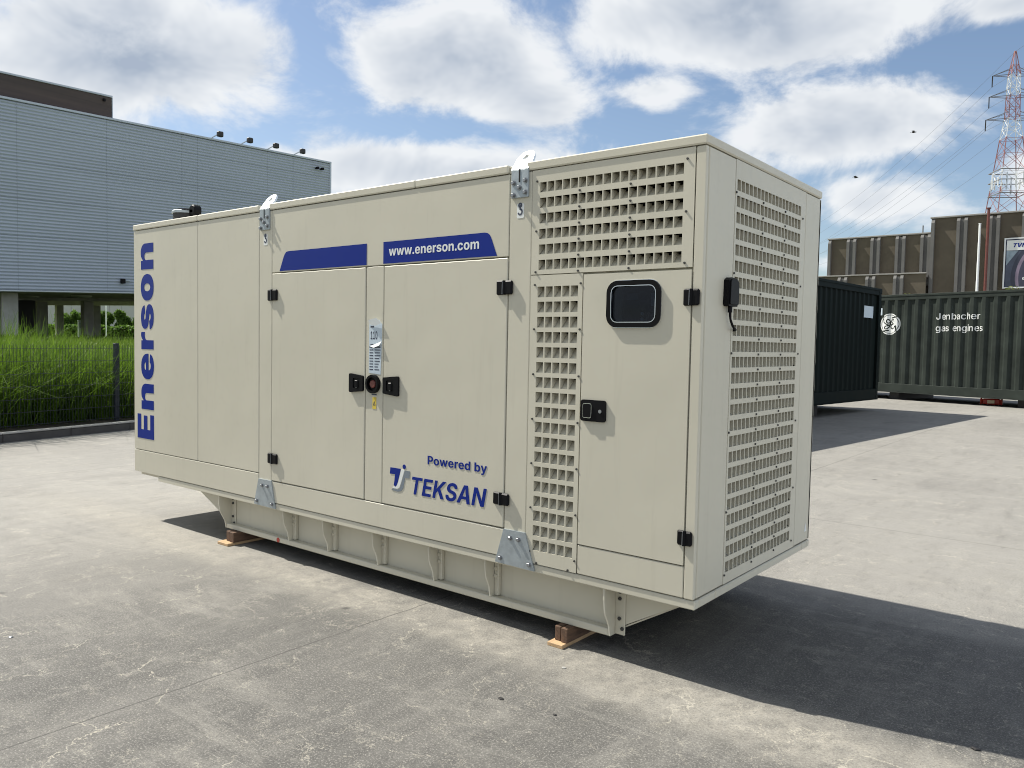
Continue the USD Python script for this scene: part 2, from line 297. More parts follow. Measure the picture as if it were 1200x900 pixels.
def concrete_yard():
    n, l = {}, []
    n["g"] = ("geometry", {}); P = "g.position"
    n["sx"] = ("separate_xyz", {}); l.append((P, "sx.vector"))
    def noise(k, scale, stretch=(1, 1, 1), detail=4, rough=.6, dist=0.0, rot=0.0):
        n[k + "m"] = ("mapping", dict(scale=stretch, rotation=(0, 0, rot))); n[k] = ("noise_texture", dict(scale=scale, detail=detail, roughness=rough, distortion=dist))
        l.extend([(P, k + "m.vector"), (k + "m.vector", k + ".vector")]); return k + ".fac"
    def rng(k, src, a, b, c, d, smooth=False):
        n[k] = ("map_range", dict(from_min=a, from_max=b, to_min=c, to_max=d, clamp=True, range_type="smoothstep" if smooth else "linear")); l.append((src, k + ".value")); return k + ".result"
    def mth(k, op, a, b=None, v2=None, v3=None):
        d = dict(math_type=op)
        if v2 is not None: d["value2"] = v2
        if v3 is not None: d["value3"] = v3
        n[k] = ("math", d); l.append((a, k + ".value1"))
        if b: l.append((b, k + ".value2"))
        return k + ".value"
    def mixc(k, fac, a, col):
        n[k] = ("mix", dict(color2=col) if isinstance(col, tuple) else {}); l.append((fac, k + ".fac")); l.append((a, k + ".color1"))
        if not isinstance(col, tuple): l.append((col, k + ".color2"))
        return k + ".color"
    # base tone: a worn dark apron in front of the machine, spread over its cast shadow to paint that deeper; paler dusty slabs elsewhere
    big = noise("big", .35, detail=5, dist=.4)
    n["base"] = ("rgb_ramp", {"ramp": [(.3, (.215, .207, .188)), (.7, (.285, .275, .25))]}); l.append((big, "base.fac"))
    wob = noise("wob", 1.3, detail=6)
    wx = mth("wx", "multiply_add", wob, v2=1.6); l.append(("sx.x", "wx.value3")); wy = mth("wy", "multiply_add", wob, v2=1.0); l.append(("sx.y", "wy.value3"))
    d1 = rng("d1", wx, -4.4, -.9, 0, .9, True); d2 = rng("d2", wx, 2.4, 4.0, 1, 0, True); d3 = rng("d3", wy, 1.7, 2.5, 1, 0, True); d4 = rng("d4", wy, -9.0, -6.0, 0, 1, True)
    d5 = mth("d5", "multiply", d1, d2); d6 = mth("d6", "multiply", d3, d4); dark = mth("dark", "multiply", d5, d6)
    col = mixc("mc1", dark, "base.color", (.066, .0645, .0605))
    # trowel streaks
    st = noise("st", 2.2, (3.2, .35, 1), 7, .7, .3, rot=.12)
    col = mixc("mc2", rng("str", st, .46, .72, 0, .3), col, (.25, .24, .217))
    st2 = noise("st2", 3.0, (2.2, .5, 1), 8, .72, .2, rot=-.25)
    col = mixc("mc3", rng("str2", st2, .52, .74, 0, .35), col, (.066, .063, .057))
    # dust washed off the roof edge: a pale band along the machine
    yw = noise("yw", 1.1, detail=5)
    yy = mth("yy", "multiply_add", yw, v2=.34); l.append(("sx.y", "yy.value3"))
    b1 = rng("b1", "yy.value", -.30, -.02, 0, 1, True); b2 = rng("b2", "yy.value", .12, .34, 1, 0, True)
    bb = mth("bb", "multiply", b1, b2); sp = noise("sp", 9, detail=7, rough=.75)
    bsp = rng("bsp", sp, .32, .62, .15, .8); bb2 = mth("bb2", "multiply", bb, bsp)
    xm = rng("xm", "sx.x", 2.0, 4.5, 1, 0); xm2 = rng("xm2", "sx.x", -7.0, -5.0, 0, 1); xb = mth("xb", "multiply", xm, xm2); bb3 = mth("bb3", "multiply", bb2, xb)
    col = mixc("mc4", bb3, col, (.325, .305, .26))
    # patches of lime bloom
    lb = noise("lb", 1.6, (1, .7, 1), 8, .78, .6)
    col = mixc("mc5", rng("lbr", lb, .54, .70, 0, .5), col, (.23, .22, .195))
    # broad wear and old wet stains over the slabs
    wa = noise("wa", .9, (1.6, .55, 1), 8, .72, .8, rot=-.5)
    col = mixc("mcW", rng("war", wa, .50, .68, 0, .5), col, (.145, .139, .128))
    wb = noise("wb", 1.5, (.5, 1.7, 1), 8, .74, .5, rot=.35)
    col = mixc("mcX", rng("wbr", wb, .52, .70, 0, .45), col, (.345, .33, .29))
    # worn mottling of the cement skin
    mo = noise("mo1", 7, (1.3, .8, 1), 8, .78, .3)
    col = mixc("mcA", rng("mo1r", mo, .52, .70, 0, .4), col, (.20, .193, .175))
    mo2 = noise("mo2", 11, (1.0, .7, 1), 8, .8, .3, rot=.6)
    col = mixc("mcB", rng("mo2r", mo2, .54, .72, 0, .45), col, (.052, .050, .046))
    mo3 = noise("mo3", 34, detail=5, rough=.8)
    col = mixc("mcC", rng("mo3r", mo3, .54, .70, 0, .45), col, (.24, .232, .21))
    # sand grain
    gr = noise("gr", 95, detail=3, rough=.8)
    col = mixc("mc6", rng("grr", gr, .50, .66, 0, .55), col, (.05, .048, .044))
    gr2 = noise("gr2", 120, detail=3, rough=.75)
    col = mixc("mc7", rng("gr2r", gr2, .53, .66, 0, .7), col, (.32, .31, .28))
    # hairline cracks filled with lime, in broken runs
    for i, (sc, th, lo, hi) in enumerate(((2.3, .008, .53, .60), (5.5, .012, .57, .63), (1.0, .0032, .50, .56), (9.5, .016, .54, .60), (17.0, .03, .56, .62))):
        n[f"cd{i}"] = ("noise_texture", dict(scale=2.2 + i, detail=7, roughness=.65)); l.append((P, f"cd{i}.vector"))
        n[f"cs{i}"] = ("vector_math", dict(math_type="scale", scale=.42)); l.append((f"cd{i}.color", f"cs{i}.vector1"))
        n[f"ca{i}"] = ("vector_math", dict(math_type="add")); l += [(P, f"ca{i}.vector1"), (f"cs{i}.vector", f"ca{i}.vector2")]
        n[f"cv{i}"] = ("voronoi_texture", dict(feature="distance_to_edge", scale=sc)); l.append((f"ca{i}.vector", f"cv{i}.vector"))
        line = rng(f"cl{i}", f"cv{i}.distance", th * .35, th, 1, 0)
        mk = noise(f"ck{i}", 1.7 + i, detail=5, rough=.7)
        mm = mth(f"cm{i}", "multiply", line, rng(f"cr{i}", mk, lo, hi, 0, .6))
        col = mixc(f"mcc{i}", mm, col, (.45, .42, .345))
    # saw-cut joint running away from the viewer, and one across
    jn = noise("jn", 6, detail=5)
    for i, (ax, at) in enumerate((("sx.x", -1.640), ("sx.y", 3.9), ("sx.y", -6.0), ("sx.x", 4.2), ("sx.x", -7.6))):
        w_ = mth(f"jw{i}", "multiply_add", jn, v2=.03, v3=-.015 - at); a_ = mth(f"ja{i}", "add", ax, w_); d_ = mth(f"jd{i}", "absolute", a_)
        li = rng(f"jl{i}", d_, .0025, .0055, .75, 0)
        col = mixc(f"mj{i}", li, col, (.045, .043, .04))
    # oil spots
    n["ov"] = ("voronoi_texture", dict(feature="f1", scale=1.15)); l.append((P, "ov.vector"))
    on = noise("on", 11, detail=4); od = mth("od", "multiply_add", on, v2=.09); l.append(("ov.distance", "od.value3"))
    col = mixc("mo", rng("ovr", "od.value", .062, .085, .8, 0), col, (.05, .048, .045))
    tn = noise("tn", .8, (1.0, .22, 1), 6, .7, 1.2, rot=.5)
    col = mixc("mt", rng("tnr", tn, .60, .72, 0, .45), col, (.10, .095, .088))
    n["p"] = ("principled_bsdf", dict(roughness=.78, specular_ior_level=.35)); l.append((col, "p.base_color"))
    hb = noise("hb", 45, detail=6, rough=.75); n["bp"] = ("bump", dict(strength=.35, distance=.006)); l += [(hb, "bp.height"), ("bp.normal", "p.normal")]
    return mat("concrete_yard", n, l, "p.BSDF")
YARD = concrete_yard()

# ------------------------------------------------------------------ the ground
def sheet(x0, x1, y0, y1, z=0.0):
    return (np.array([[x0, y0, z], [x1, y0, z], [x1, y1, z], [x0, y1, z]], float), np.array([[0, 1, 2, 3]]))
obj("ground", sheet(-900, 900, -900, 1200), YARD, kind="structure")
KD = np.array([-.2206, .9754]); KN = np.array([-.9754, -.2206]); K0 = np.array([-10.44, .0])   # kerb line: along, outwards, a point of it
def kp(s, o, z): a = K0 + KD * s + KN * o; return [a[0], a[1], z]
def lawn_h(o):
    return .10 + .95 * np.clip((o - 2.6) / 7, 0, 1) ** 1.1 + .32 * np.clip((o - 9) / 30, 0, 1)
def lawn():
    S = np.linspace(-140, 190, 67); O = np.concatenate([[.16, 1.9], np.linspace(2.2, 40, 28), [60, 100, 200, 400]])
    v = np.array([kp(s, o, 0) for o in O for s in S]); rng = np.random.default_rng(3)
    for i, o in enumerate(O):
        v[i * len(S):(i + 1) * len(S), 2] = lawn_h(o) + (rng.random(len(S)) - .5) * .06 * (3 < o)
    q = [[i * len(S) + j, i * len(S) + j + 1, (i + 1) * len(S) + j + 1, (i + 1) * len(S) + j] for i in range(len(O) - 1) for j in range(len(S) - 1)]
    return v, np.array(q)[:, ::-1]
obj("lawn", lawn(), SOIL, smooth=True, kind="structure")
kerb = thing("kerb", "long dark-faced concrete kerb, face shade and sunlit top painted in, below the wire fence", "kerb", kp(2, .08, 0))
for k in range(-14, 26):
    a, b = k * 1.0, k * 1.0 + .997
    m = cbox(a, b, 0, .15, -.1, .112, .01); v = m.vertices.copy(); m.vertices = np.array([kp(q[0], q[1], q[2]) for q in v]); m.invert() if m.volume < 0 else None
    KP = obj("kerbstone", m, KERBSHADE, kerb)
    m = cbox(a, b, -.004, .15, .1125, .132, .006); m.vertices = np.array([kp(*q) for q in m.vertices]); m.invert() if m.volume < 0 else None
    obj("kerb_sunlit_top", m, CONC, KP)  # pale strip added to paint the sunlit top edge

# ------------------------------------------------------------------ the generator in its housing
L, W, H, Z0 = 4.974, 1.512, 2.0, .38
GEN = thing("generator_set", "large beige enclosed generator set raised on timber blocks in the yard", "generator", (-L / 2, W / 2, .09))
def G(name, m, material, parent=None, up=True, **k):
    m = m.copy(); m.apply_translation([0, 0, Z0 if up else 0]); return obj(name, m, material, parent or GEN, **k)
TOPB = 1.955                                            # underside of the roof band
# core frame behind the panels, hollowed where louvres, window and handles need depth
core = manifold3d.Manifold.cube((L - .05, W - .05, TOPB - .004)).translate((-L + .025, .025, .002))
def cut(x0, x1, y0, y1, z0, z1):
    return manifold3d.Manifold.cube((x1 - x0, y1 - y0, z1 - z0)).translate((x0, y0, z0))
core -= cut(-.900, -.075, -.1, .12, 1.455, 1.905) + cut(-.895, -.625, -.1, .12, .075, 1.40) + cut(-.12, .1, .32, 1.235, .04, 1.865) + cut(-.455, -.21, -.1, .13, 1.2, 1.38)
cm = core.to_mesh(); G("inner_frame", trimesh.Trimesh(cm.vert_properties[:, :3], cm.tri_verts, process=False), BEIGE)
g = .0022
def panel(name, x0, x1, z0, z1, y=0.0, t=.024, gap=g, b=.0035, **k):
    return G(name, cbox(x0 + gap, x1 - gap, y, t, z0 + gap, z1 - gap, b), BEIGE, **k)
panel("side_panel", -L, -4.005, .184, TOPB)
panel("side_panel", -4.005, -3.228, .184, TOPB)
panel("skirt_panel", -L, -3.228, 0, .184)
panel("pillar", -3.228, -3.084, .0, TOPB, y=.0005)
panel("header_panel", -3.084, -1.064, 1.540, TOPB)
panel("skirt_panel", -3.084, -1.064, 0, .147)
panel("pillar", -2.144, -1.991, .147, 1.540, y=.0005)
panel("pillar", -1.064, -.922, 0, TOPB, y=.0005)
panel("pillar", -.050, .0, 0, TOPB, y=.0, gap=.0015)
panel("skirt_panel", -.610, -.050, 0, .143)
# end wall
def epanel(name, y0, y1, z0, z1, x=0.0, t=.024, gap=g, b=.0035, **k):
    return G(name, cbox(-t, x, y0 + gap, y1 - gap, z0 + gap, z1 - gap, b), BEIGE, **k)
G("end_pillar", cbox(-.024, 0, .0275, .306, .002, TOPB - .002, .004), BEIGE)
epanel("end_pillar", 1.257, W, 0, TOPB)
G("rear_wall", cbox(-L, 0, W - .024, W + .0, .002, TOPB - .004), BEIGE)
G("rear_end_wall", cbox(-L, -L + .024, .0275, W - .026, .002, TOPB - .004), BEIGE)
# roof in sections with a turned-down edge band
for a, b in ((-L - .004, -4.005), (-4.005, -3.232), (-3.115, -1.741), (-1.741, -1.075), (-.955, .004)):
    G("roof_section", cbox(a + .001, b - .001, -.006, W + .006, TOPB + .003, H, .006), BEIGE)
for a, b in ((-3.232, -3.115), (-1.075, -.955)):
    G("roof_section", cbox(a, b, .010, W - .010, TOPB + .003, H - .006, .003), BEIGE)
# base rail under the panels
G("base_rail", cbox(-4.60, .004, .004, .05, -.043, -.003, .004), BEIGE)
G("base_rail", cbox(-4.60, .004, W - .05, W - .004, -.043, -.003, .004), BEIGE)
G("end_rail", cbox(-.046, .004, .0525, .22, -.043, -.003, .004), BEIGE)
G("end_rail", cbox(-.046, .004, .223, W - .13, -.043, -.003, .004), BEIGE)
G("end_rail", cbox(-.046, .004, W - .127, W - .053, -.043, -.003, .004), BEIGE)
G("floor_plate", rbox(-L + .01, -.05, .051, W - .051, -.030, -.004), BEIGE)

# doors
def door(x0, x1, z0, z1, hole=None):
    if hole is None:
        return panel("door", x0, x1, z0, z1, y=-.0015, t=.020, gap=.0042, b=.004)
    ring = sbox(x0 + .0042, z0 + .0042, x1 - .0042, z1 - .0042).difference(hole)
    return G("door", front(ring, .020, .0215), BEIGE)
door1 = door(-3.084, -2.144, .147, 1.540)
door2 = door(-1.991, -1.064, .147, 1.540)
win = rrect(-.471, -.195, 1.183, 1.396, .055)
door3 = door(-.610, -.050, .143, 1.437, win.buffer(-.012))
# small window in the control door: rubber frame, trim, glass, panel of instruments behind
wf = G("window", front(win.difference(win.buffer(-.022)), -.001, .012), RUBBER, door3)
G("window_trim", front(win.buffer(-.0225).difference(win.buffer(-.0254)), -.002, .0105), CHROME, door3)
G("window_trim", front(win.buffer(.0022).difference(win.buffer(-.002)), -.001, .005), CHROME, door3)
G("window_pane", front(win.buffer(-.023), .006, .003), GLASS, door3)
ctrl = G("control_panel", rbox(-.453, -.212, .105, .125, 1.202, 1.378), INNER)
G("display", rbox(-.30, -.235, .100, .104, 1.285, 1.345), paint("display_grey", (.20, .24, .27), .3), ctrl)
G("display", rbox(-.43, -.37, .100, .104, 1.315, 1.345), paint("display_blue", (.03, .06, .10), .3), ctrl)
for ix in range(4):
    for iz in range(2):
        G("button", cyl((-.345 + ix * .034, .105, 1.235 + iz * .025 - .01), .008, .006, "-y", 10), (SIGNGREY, DARKRED, SIGNGREY, YELLOW)[ix], ctrl)
G("nameplate", rbox(-.29, -.225, .100, .104, 1.352, 1.368), SIGNGREY, ctrl)

# louvred panels
def louvre(plane, u0, u1, z0, z1, cols, rows, name):
    """cols: (first edge, pitch, width, count); rows: (top of first, pitch, height, count). A punched plate with fins, and a sloped blade behind each row."""
    c0, cp, cw, cn = cols; r0, rp, rh, rn = rows
    holes, fins, blades, ledges = [], [], [], []
    for r in range(rn):
        zt = r0 - r * rp; zb = zt - rh
        for c in range(cn):
            holes.append(sbox(c0 + c * cp, zb, c0 + c * cp + cw, zt))
        for c in range(cn + 1):
            a = c0 + c * cp - (cp - cw); a0, a1 = (a, a + cp - cw)
            if c == 0: a0 = a1 - .003
            if c == cn: a1 = a0 + .003
            m = 0.0008
            fins.append((a0 + m, a1 - m, zb, zt))
        blades.append((c0 - .004, c0 + cn * cp - (cp - cw) + .004, zb, zt))
    plate = shapely.box(u0 + g, z0 + g, u1 - g, z1 - g).difference(shapely.union_all(holes))
    th = .004
    conv = (lambda m: m) if plane == "front" else None
    def put(sh, depth0, h):
        return front(sh, depth0, h) if plane == "front" else side(sh, -depth0, h)
    P = G(name, put(plate, .004, th), BEIGE)
    dd = .050
    fm, q = [], []
    def q3(u, d, z): return (u, d, z) if plane == "front" else (-d, u, z)
    tri = []
    for a0, a1, zb, zt in fins:
        for a in (a0, a1):
            k = len(q); q.extend([q3(a, .0035, zb), q3(a, dd, zb + .84 * (zt - zb)), q3(a, dd, zt), q3(a, .0035, zt)]); tri.extend([[k, k + 1, k + 2], [k, k + 2, k + 3]])
    G("louvre_fins", trimesh.Trimesh(np.array(q), np.array(tri), process=False), BEIGE, P, kind="stuff")
    for a0, a1, zb, zt in blades:
        v = []; zm = zb + .84 * (zt - zb)
        for u in (a0, a1):
            v += [q3(u, .0042, zb - .0005), q3(u, .012, zb), q3(u, dd, zm), q3(u, dd + .012, zm + .001), q3(u, dd + .012, zm - .001), q3(u, dd + .0005, zm - .0018), q3(u, .0135, zb - .0022), q3(u, .0042, zb - .003)]
        hull_v = np.array(v); n = 8
        f = [[i, (i + 1) % n, n + (i + 1) % n] for i in range(n)] + [[i, n + (i + 1) % n, n + i] for i in range(n)]
        m = trimesh.Trimesh(hull_v, np.array(f), process=False); G("louvre_blade", m, BEIGE, P)
    G("louvre_dark_sheet", rbox(u0 + .06, u1 - .06, .112, .1195, z0 + .06, z1 - .06) if plane == "front" else rbox(-.1195, -.112, u0 + .03, u1 - .03, z0 + .06, z1 - .10), INNER, P)  # added dark sheet, its colour stands in for the unlit interior
    return P
lv1 = louvre("front", -.922, -.050, 1.441, TOPB, (-.8745, .0456, .0400, 17), (1.8915, .0756, .0480, 6), "louvre_panel")
lv2 = louvre("front", -.922, -.610, .0, 1.441, (-.8765, .0493, .0420, 5), (1.3830, .0742, .0520, 18), "louvre_panel")
lv3 = louvre("end", .306, 1.257, .0, TOPB, (.3260, .0478, .0405, 18), (1.8660, .0734, .0500, 25), "louvre_panel")
def screws(P, pts, plane):
    ms = []
    for a, z in pts:
        ms.append(cyl((a, .0005, z), .0058, .006, "-y", 8, r2=.0045) if plane == "front" else cyl((-.0005, a, z), .0058, .006, "x", 8, r2=.0045))
    G("screws", cat(ms), SCREW, P, kind="stuff")
screws(lv1, [(-.891, z) for z in (1.898, 1.655, 1.455)] + [(-.089, z) for z in (1.906, 1.682, 1.462)] + [(x, 1.8915 - .0618 - r * .0756) for x in (-.640, -.365) for r in range(6)], "front")
screws(lv2, [(x, z) for x in (-.893, -.622) for z in (1.392, 1.174, .951, .728, .506, .283, .060)] + [(-.85, .008), (-.66, .008)], "front")
screws(lv3, [(a, 1.866 - .0617 - r * .0734) for a in (.640, .942) for r in range(25)] + [(a, z) for a in (.315, 1.207) for z in (1.805, 1.44, 1.075, .71, .34, .045)], "end")

# hinges, handles, lock
def hinge(x0, x1, z0, z1, parent):
    xm = (x0 + x1) / 2; y = -.002
    h = G("hinge", cbox(x0, xm - .004, y - .010, y + .004, z0, z1, .006), BLACK, parent)
    G("hinge_leaf", cbox(xm + .002, x1, y - .0145, y + .004, z0 + .001, z1 - .001, .007), BLACK, h)
    m = cyl((xm, y - .009, z0 + .0005), .0085, z1 - z0 - .001, "z", 14); G("hinge_pin", m, BLACK, h)
    G("hinge_seam", cbox(xm - .0055, xm - .0035, y - .0195, y - .009, z0 + .002, z1 - .002, .0005), STEEL, h)
for a, b, c, d, p in ((-3.121, -3.013, 1.356, 1.431, door1), (-3.115, -3.006, .266, .336, door1), (-1.135, -1.029, 1.348, 1.421, door2), (-1.133, -1.027, .268, .333, door2), (-.087, -.011, 1.277, 1.350, door3), (-.083, -.012, .236, .302, door3)):
    hinge(a, b, c, d, p)
def handle(x0, x1, z0, z1, taper_right, parent):
    t = .012
    pts = [(x0, z0), (x1, z0 + t), (x1, z1 - t), (x0, z1)] if taper_right else [(x0, z0 + t), (x1, z0), (x1, z1), (x0, z1 - t)]
    sh = Polygon(pts).buffer(-.010).buffer(.010, quad_segs=4)
    w = x1 - x0; sgn = 1 if taper_right else -1; xc = (x0 + x1) / 2 + .004 * sgn
    well = rrect(xc - w * .24, xc + w * .30, z0 + .027, z1 - .027, .01)
    h = G("handle", front(sh.difference(well), -.001, .0135), BLACK, parent)
    G("handle_well", front(well.buffer(.001), -.003, .004), INNER, h)
    G("paddle", cbox(xc - w * .12, xc + w * .12, -.018, -.006, z0 + .030, z1 - .040, .006), BLACK, h)
    G("key_cylinder", cyl((xc, -.007, z0 + .036), .0075, .007, "-y", 12), STEEL, h)
handle(-2.276, -2.152, .789, .905, True, door1)
handle(-1.977, -1.848, .785, .902, False, door2)
lk = G("lock", front(rrect(-.600, -.463, .742, .843, .012), -.001, .010), BLACK, door3)
pr_ = rrect(-.586, -.538, .757, .827, .010)
G("paddle", front(pr_.buffer(-.003), -.010, .007), BLACK, lk)
G("paddle_trim", front(pr_.difference(pr_.buffer(-.003)), -.010, .0045), CHROME, lk)
G("key_cylinder", cyl((-.491, -.0105, .792), .0085, .004, "-y", 14), STEEL, lk)
# emergency stop, data sticker, warning triangle on the middle pillar
es = G("emergency_stop", front(Point(-2.063, .848).buffer(.054).difference(Point(-2.063, .848).buffer(.040)), .001, .025), RUBBER)
G("stop_recess", front(Point(-2.063, .848).buffer(.041), .004, .006), INNER, es)
G("stop_button", cyl((-2.063, -.002, .848), .024, .016, "-y", 18, b=.004), DARKRED, es)
stk = G("data_sticker", front(Polygon([(-2.112, .912), (-2.010, .905), (-2.004, 1.04), (-2.000, 1.20), (-2.028, 1.226), (-2.112, 1.205)]), .0008, .0018), SHEET)
marks = [sbox(-2.106, z, -2.075, z + .006) for z in np.arange(.93, 1.05, .0165)] + [sbox(-2.062, z, -2.062 + w_, z + .006) for z, w_ in zip(np.arange(.93, 1.05, .0165), (.04, .03, .035, .045, .04, .05, .045, .05))] + [sbox(-2.108, 1.061, -2.012, 1.070), sbox(-2.10, 1.078, -2.06, 1.083), sbox(-2.1, 1.18, -2.07, 1.19)]
G("print", front(shapely.union_all(marks), -.0009, .0008), PRINT, stk)
G("print", front(fit_text("110", -2.098, -2.040, 1.112, .046, "SemiBold"), -.0009, .0008), PRINT, stk)
crm = trimesh.Trimesh(np.array([(-2.112, -.004, 1.200), (-2.10, -.018, 1.224), (-2.03, -.020, 1.236), (-2.0, -.006, 1.205), (-2.06, -.0022, 1.19)]), np.array([[0, 1, 4], [1, 2, 4], [2, 3, 4]]), process=False)
G("torn_corner", crm, WHITEFILM, stk)
crm = trimesh.Trimesh(np.array([(-2.105, -.002, 1.070), (-2.06, -.012, 1.062), (-2.01, -.016, 1.075), (-2.002, -.003, 1.10), (-2.05, -.0022, 1.085)]), np.array([[0, 1, 4], [1, 2, 4], [2, 3, 4]]), process=False)
G("torn_corner", crm, WHITEFILM, stk)
wt = G("warning_label", front(sbox(-2.077, .700, -2.045, .770), .0008, .0018), YELLOW)
G("print", front(Polygon([(-2.072, .722), (-2.05, .722), (-2.061, .748)]).difference(Polygon([(-2.067, .725), (-2.055, .725), (-2.061, .740)])), -.0009, .0008), PRINT, wt)
G("print", front(sbox(-2.085, .782, -2.042, .790), .0008, .0018), PRINT, wt)

# film stripes and lettering
s1 = Polygon([(-2.997, 1.549), (-2.141, 1.549), (-2.141, 1.674), (-2.905, 1.674), (-2.926, 1.670), (-2.942, 1.657), (-2.955, 1.637)])
G("blue_stripe", front(s1, .0005, .0022), BLUE)
s2 = Polygon([(-1.996, 1.549), (-1.141, 1.549), (-1.182, 1.645), (-1.192, 1.660), (-1.205, 1.669), (-1.225, 1.673), (-1.996, 1.674)])
st2 = G("blue_stripe", front(s2, .0005, .0022), BLUE)
G("lettering", front(fit_text("www.enerson.com", -1.948, -1.262, 1.592, .052, "Bold"), -.0012, .0014), WHITEFILM, st2, label="white web address lettering")
tx = fit_text("Enerson", .281, 1.843, 0, .262, "Black", track=.018)
tx = affinity.affine_transform(tx, [0, -1, 1, 0, -4.655, 0])       # reads upwards
G("lettering", front(tx, .0005, .0022), BLUE, label="large blue name reading upwards")
G("lettering", front(fit_text("Powered by", -1.614, -1.182, .422, .0475, "Bold"), -.0010, .0022), BLUE, door2, label="small blue Powered by lettering")
G("lettering", front(fit_text("TEKSAN", -1.752, -1.180, .239, .099, "Bold", shear=.20), -.0010, .0022), BLUE, door2, label="large slanted blue maker's name")
sh = lambda pts: Polygon([(x, z) for x, z in pts])
emb = sh([(-1.915, .371), (-1.828, .371), (-1.833, .352), (-1.856, .278), (-1.870, .262), (-1.884, .270), (-1.874, .335), (-1.918, .333)])
G("emblem", front(emb.buffer(-.003).buffer(.003), -.0010, .0022), BLUE, door2, label="blue half of the maker's emblem")
emg = sh([(-1.795, .364), (-1.752, .366), (-1.757, .323), (-1.792, .323), (-1.806, .262), (-1.822, .243), (-1.850, .236), (-1.902, .240), (-1.898, .250), (-1.852, .249), (-1.834, .258), (-1.822, .290)])
G("emblem", front(emg.buffer(-.002).buffer(.002), -.0010, .0022), GREYFILM, door2, label="grey half of the maker's emblem")
eml = sh([(-1.824, .368), (-1.797, .367), (-1.826, .290), (-1.838, .262), (-1.856, .252), (-1.896, .253), (-1.889, .262), (-1.862, .268), (-1.848, .292)])
G("emblem", front(eml.buffer(-.002).buffer(.002), -.0010, .0018), WHITEFILM, door2, label="pale centre of the maker's emblem")
G("emblem", front(Point(-1.800, .386).buffer(.013), -.0010, .0022), BLUE, door2, label="blue dot of the maker's emblem")

# lifting lugs: bolted plate whose head leans in over the roof
def lug(xc):
    w = .054
    P = G("lifting_lug", cbox(xc - w, xc + w, -.011, .003, 1.828, 1.968, .003), ZINC, label="galvanised lifting lug with bent head painted sunlit bright")
    hole = Point(0, .082).buffer(.019)
    head = Polygon([(-w, .0), (w, .0), (w, .068), (.047, .100), (.030, .123), (0, .131), (-.030, .123), (-.047, .100), (-w, .068)]).difference(hole)
    m2 = ext(head, .014); a = math.radians(36)           # leaning in over the roof
    T = np.array([[1, 0, 0, xc], [0, math.sin(a), -math.cos(a), .001], [0, math.cos(a), math.sin(a), 1.962], [0, 0, 0, 1.0]])
    m2.apply_transform(T)
    G("lug_head", m2, SUNLITZINC, P)  # upward face takes the lighter zinc, sunlight put into its colour
    G("lug_groove", cbox(xc - .004, xc + .004, -.0135, -.010, 1.905, 1.967, .001), INNER, P)
    for dx, dz in ((-.037, 1.903), (.037, 1.910), (0, 1.878), (-.037, 1.842), (.037, 1.852)):
        G("bolt", cat([cyl((xc + dx, -.011, dz), .0145, .003, "-y", 14), cyl((xc + dx, -.014, dz), .010, .011, "-y", 6, b=.002)]), STEEL, P)
    hk = LineString([(xc, 1.80), (xc, 1.775)]).buffer(.006).union(Point(xc, 1.800).buffer(.019).difference(Point(xc, 1.800).buffer(.008)))
    ar = [(xc + .018 * math.cos(t), 1.752 + .020 * math.sin(t)) for t in np.linspace(1.6, -2.6, 14)]
    hk = hk.union(LineString(ar).buffer(.0065))
    hk = affinity.scale(hk, .68, .68, origin=(xc, 1.775))
    lb = G("crane_label", front(rrect(xc - .020, xc + .024, 1.728, 1.800, .006), .0008, .0016), WHITEFILM, P)
    G("crane_hook_print", front(hk, -.0007, .0009), PRINT, lb)
lug(-.995); lug(-3.157)
# zinc gusset plates at the pillar feet
for (ax, bx, cx, dx) in ((-3.220, -3.075, -3.030, -3.272), (-1.059, -.921, -.858, -1.113)):
    P = G("zinc_plate", front(Polygon([(ax, .148), (bx, .150), (cx, -.036), (dx, -.032)]), .002, .009), ZINC, label="galvanised trapezoid foot plate with four bolts")
    for bx_, bz in ((ax + .045, .108), (bx - .040, .108), (dx + .036, -.005), (cx - .032, -.007)):
        G("bolt", cat([cyl((bx_, -.007, bz), .0135, .003, "-y", 14), cyl((bx_, -.010, bz), .0095, .010, "-y", 6, b=.002)]), STEEL, P)
# remote aerial on the end wall and its lead
aer = Polygon([(.207, 1.298), (.216, 1.286), (.306, 1.286), (.314, 1.298), (.314, 1.395), (.295, 1.412), (.232, 1.414), (.212, 1.402)])
A_ = G("aerial_box", side(aer, .0, .026), BLACK)
G("aerial_cover", side(aer.buffer(-.008), .025, .008), BLACK, A_)
G("aerial_neck", cyl((.016, .250, 1.258), .010, .030, "z", 12), BLACK, A_)
G("aerial_lead", tube(spline([(.016, .250, 1.262), (.018, .256, 1.225), (.020, .285, 1.193), (.014, .325, 1.182), (-.02, .340, 1.18)]), .0055, 8), BLACK, A_, smooth=True)
wl = G("warning_label", side(Polygon([(1.425, .055), (1.462, .055), (1.443, .105)]), -.0005, .002), WHITEFILM)
# exhaust outlet with a flap on the roof's far corner
ex = G("exhaust_pipe", cyl((-4.705, .30, 1.995), .098, .115, "z", 24), SOOT)
G("exhaust_collar", cat([cyl((-4.705, .30, 2.108), .108, .022, "z", 24, b=.004)]), ZINC, ex)
G("exhaust_flap", cat([cyl((-4.672, .30, 2.131), .085, .010, "z", 24), cbox(-4.62, -4.545, .27, .33, 2.10, 2.138, .01)]), SOOT, ex)
G("flap_weight", cat([cyl((-4.565, .33, 2.125), .046, .06, "-y", 18, b=.008), cbox(-4.60, -4.53, .275, .325, 2.0, 2.11, .01)]), BLACK, ex)

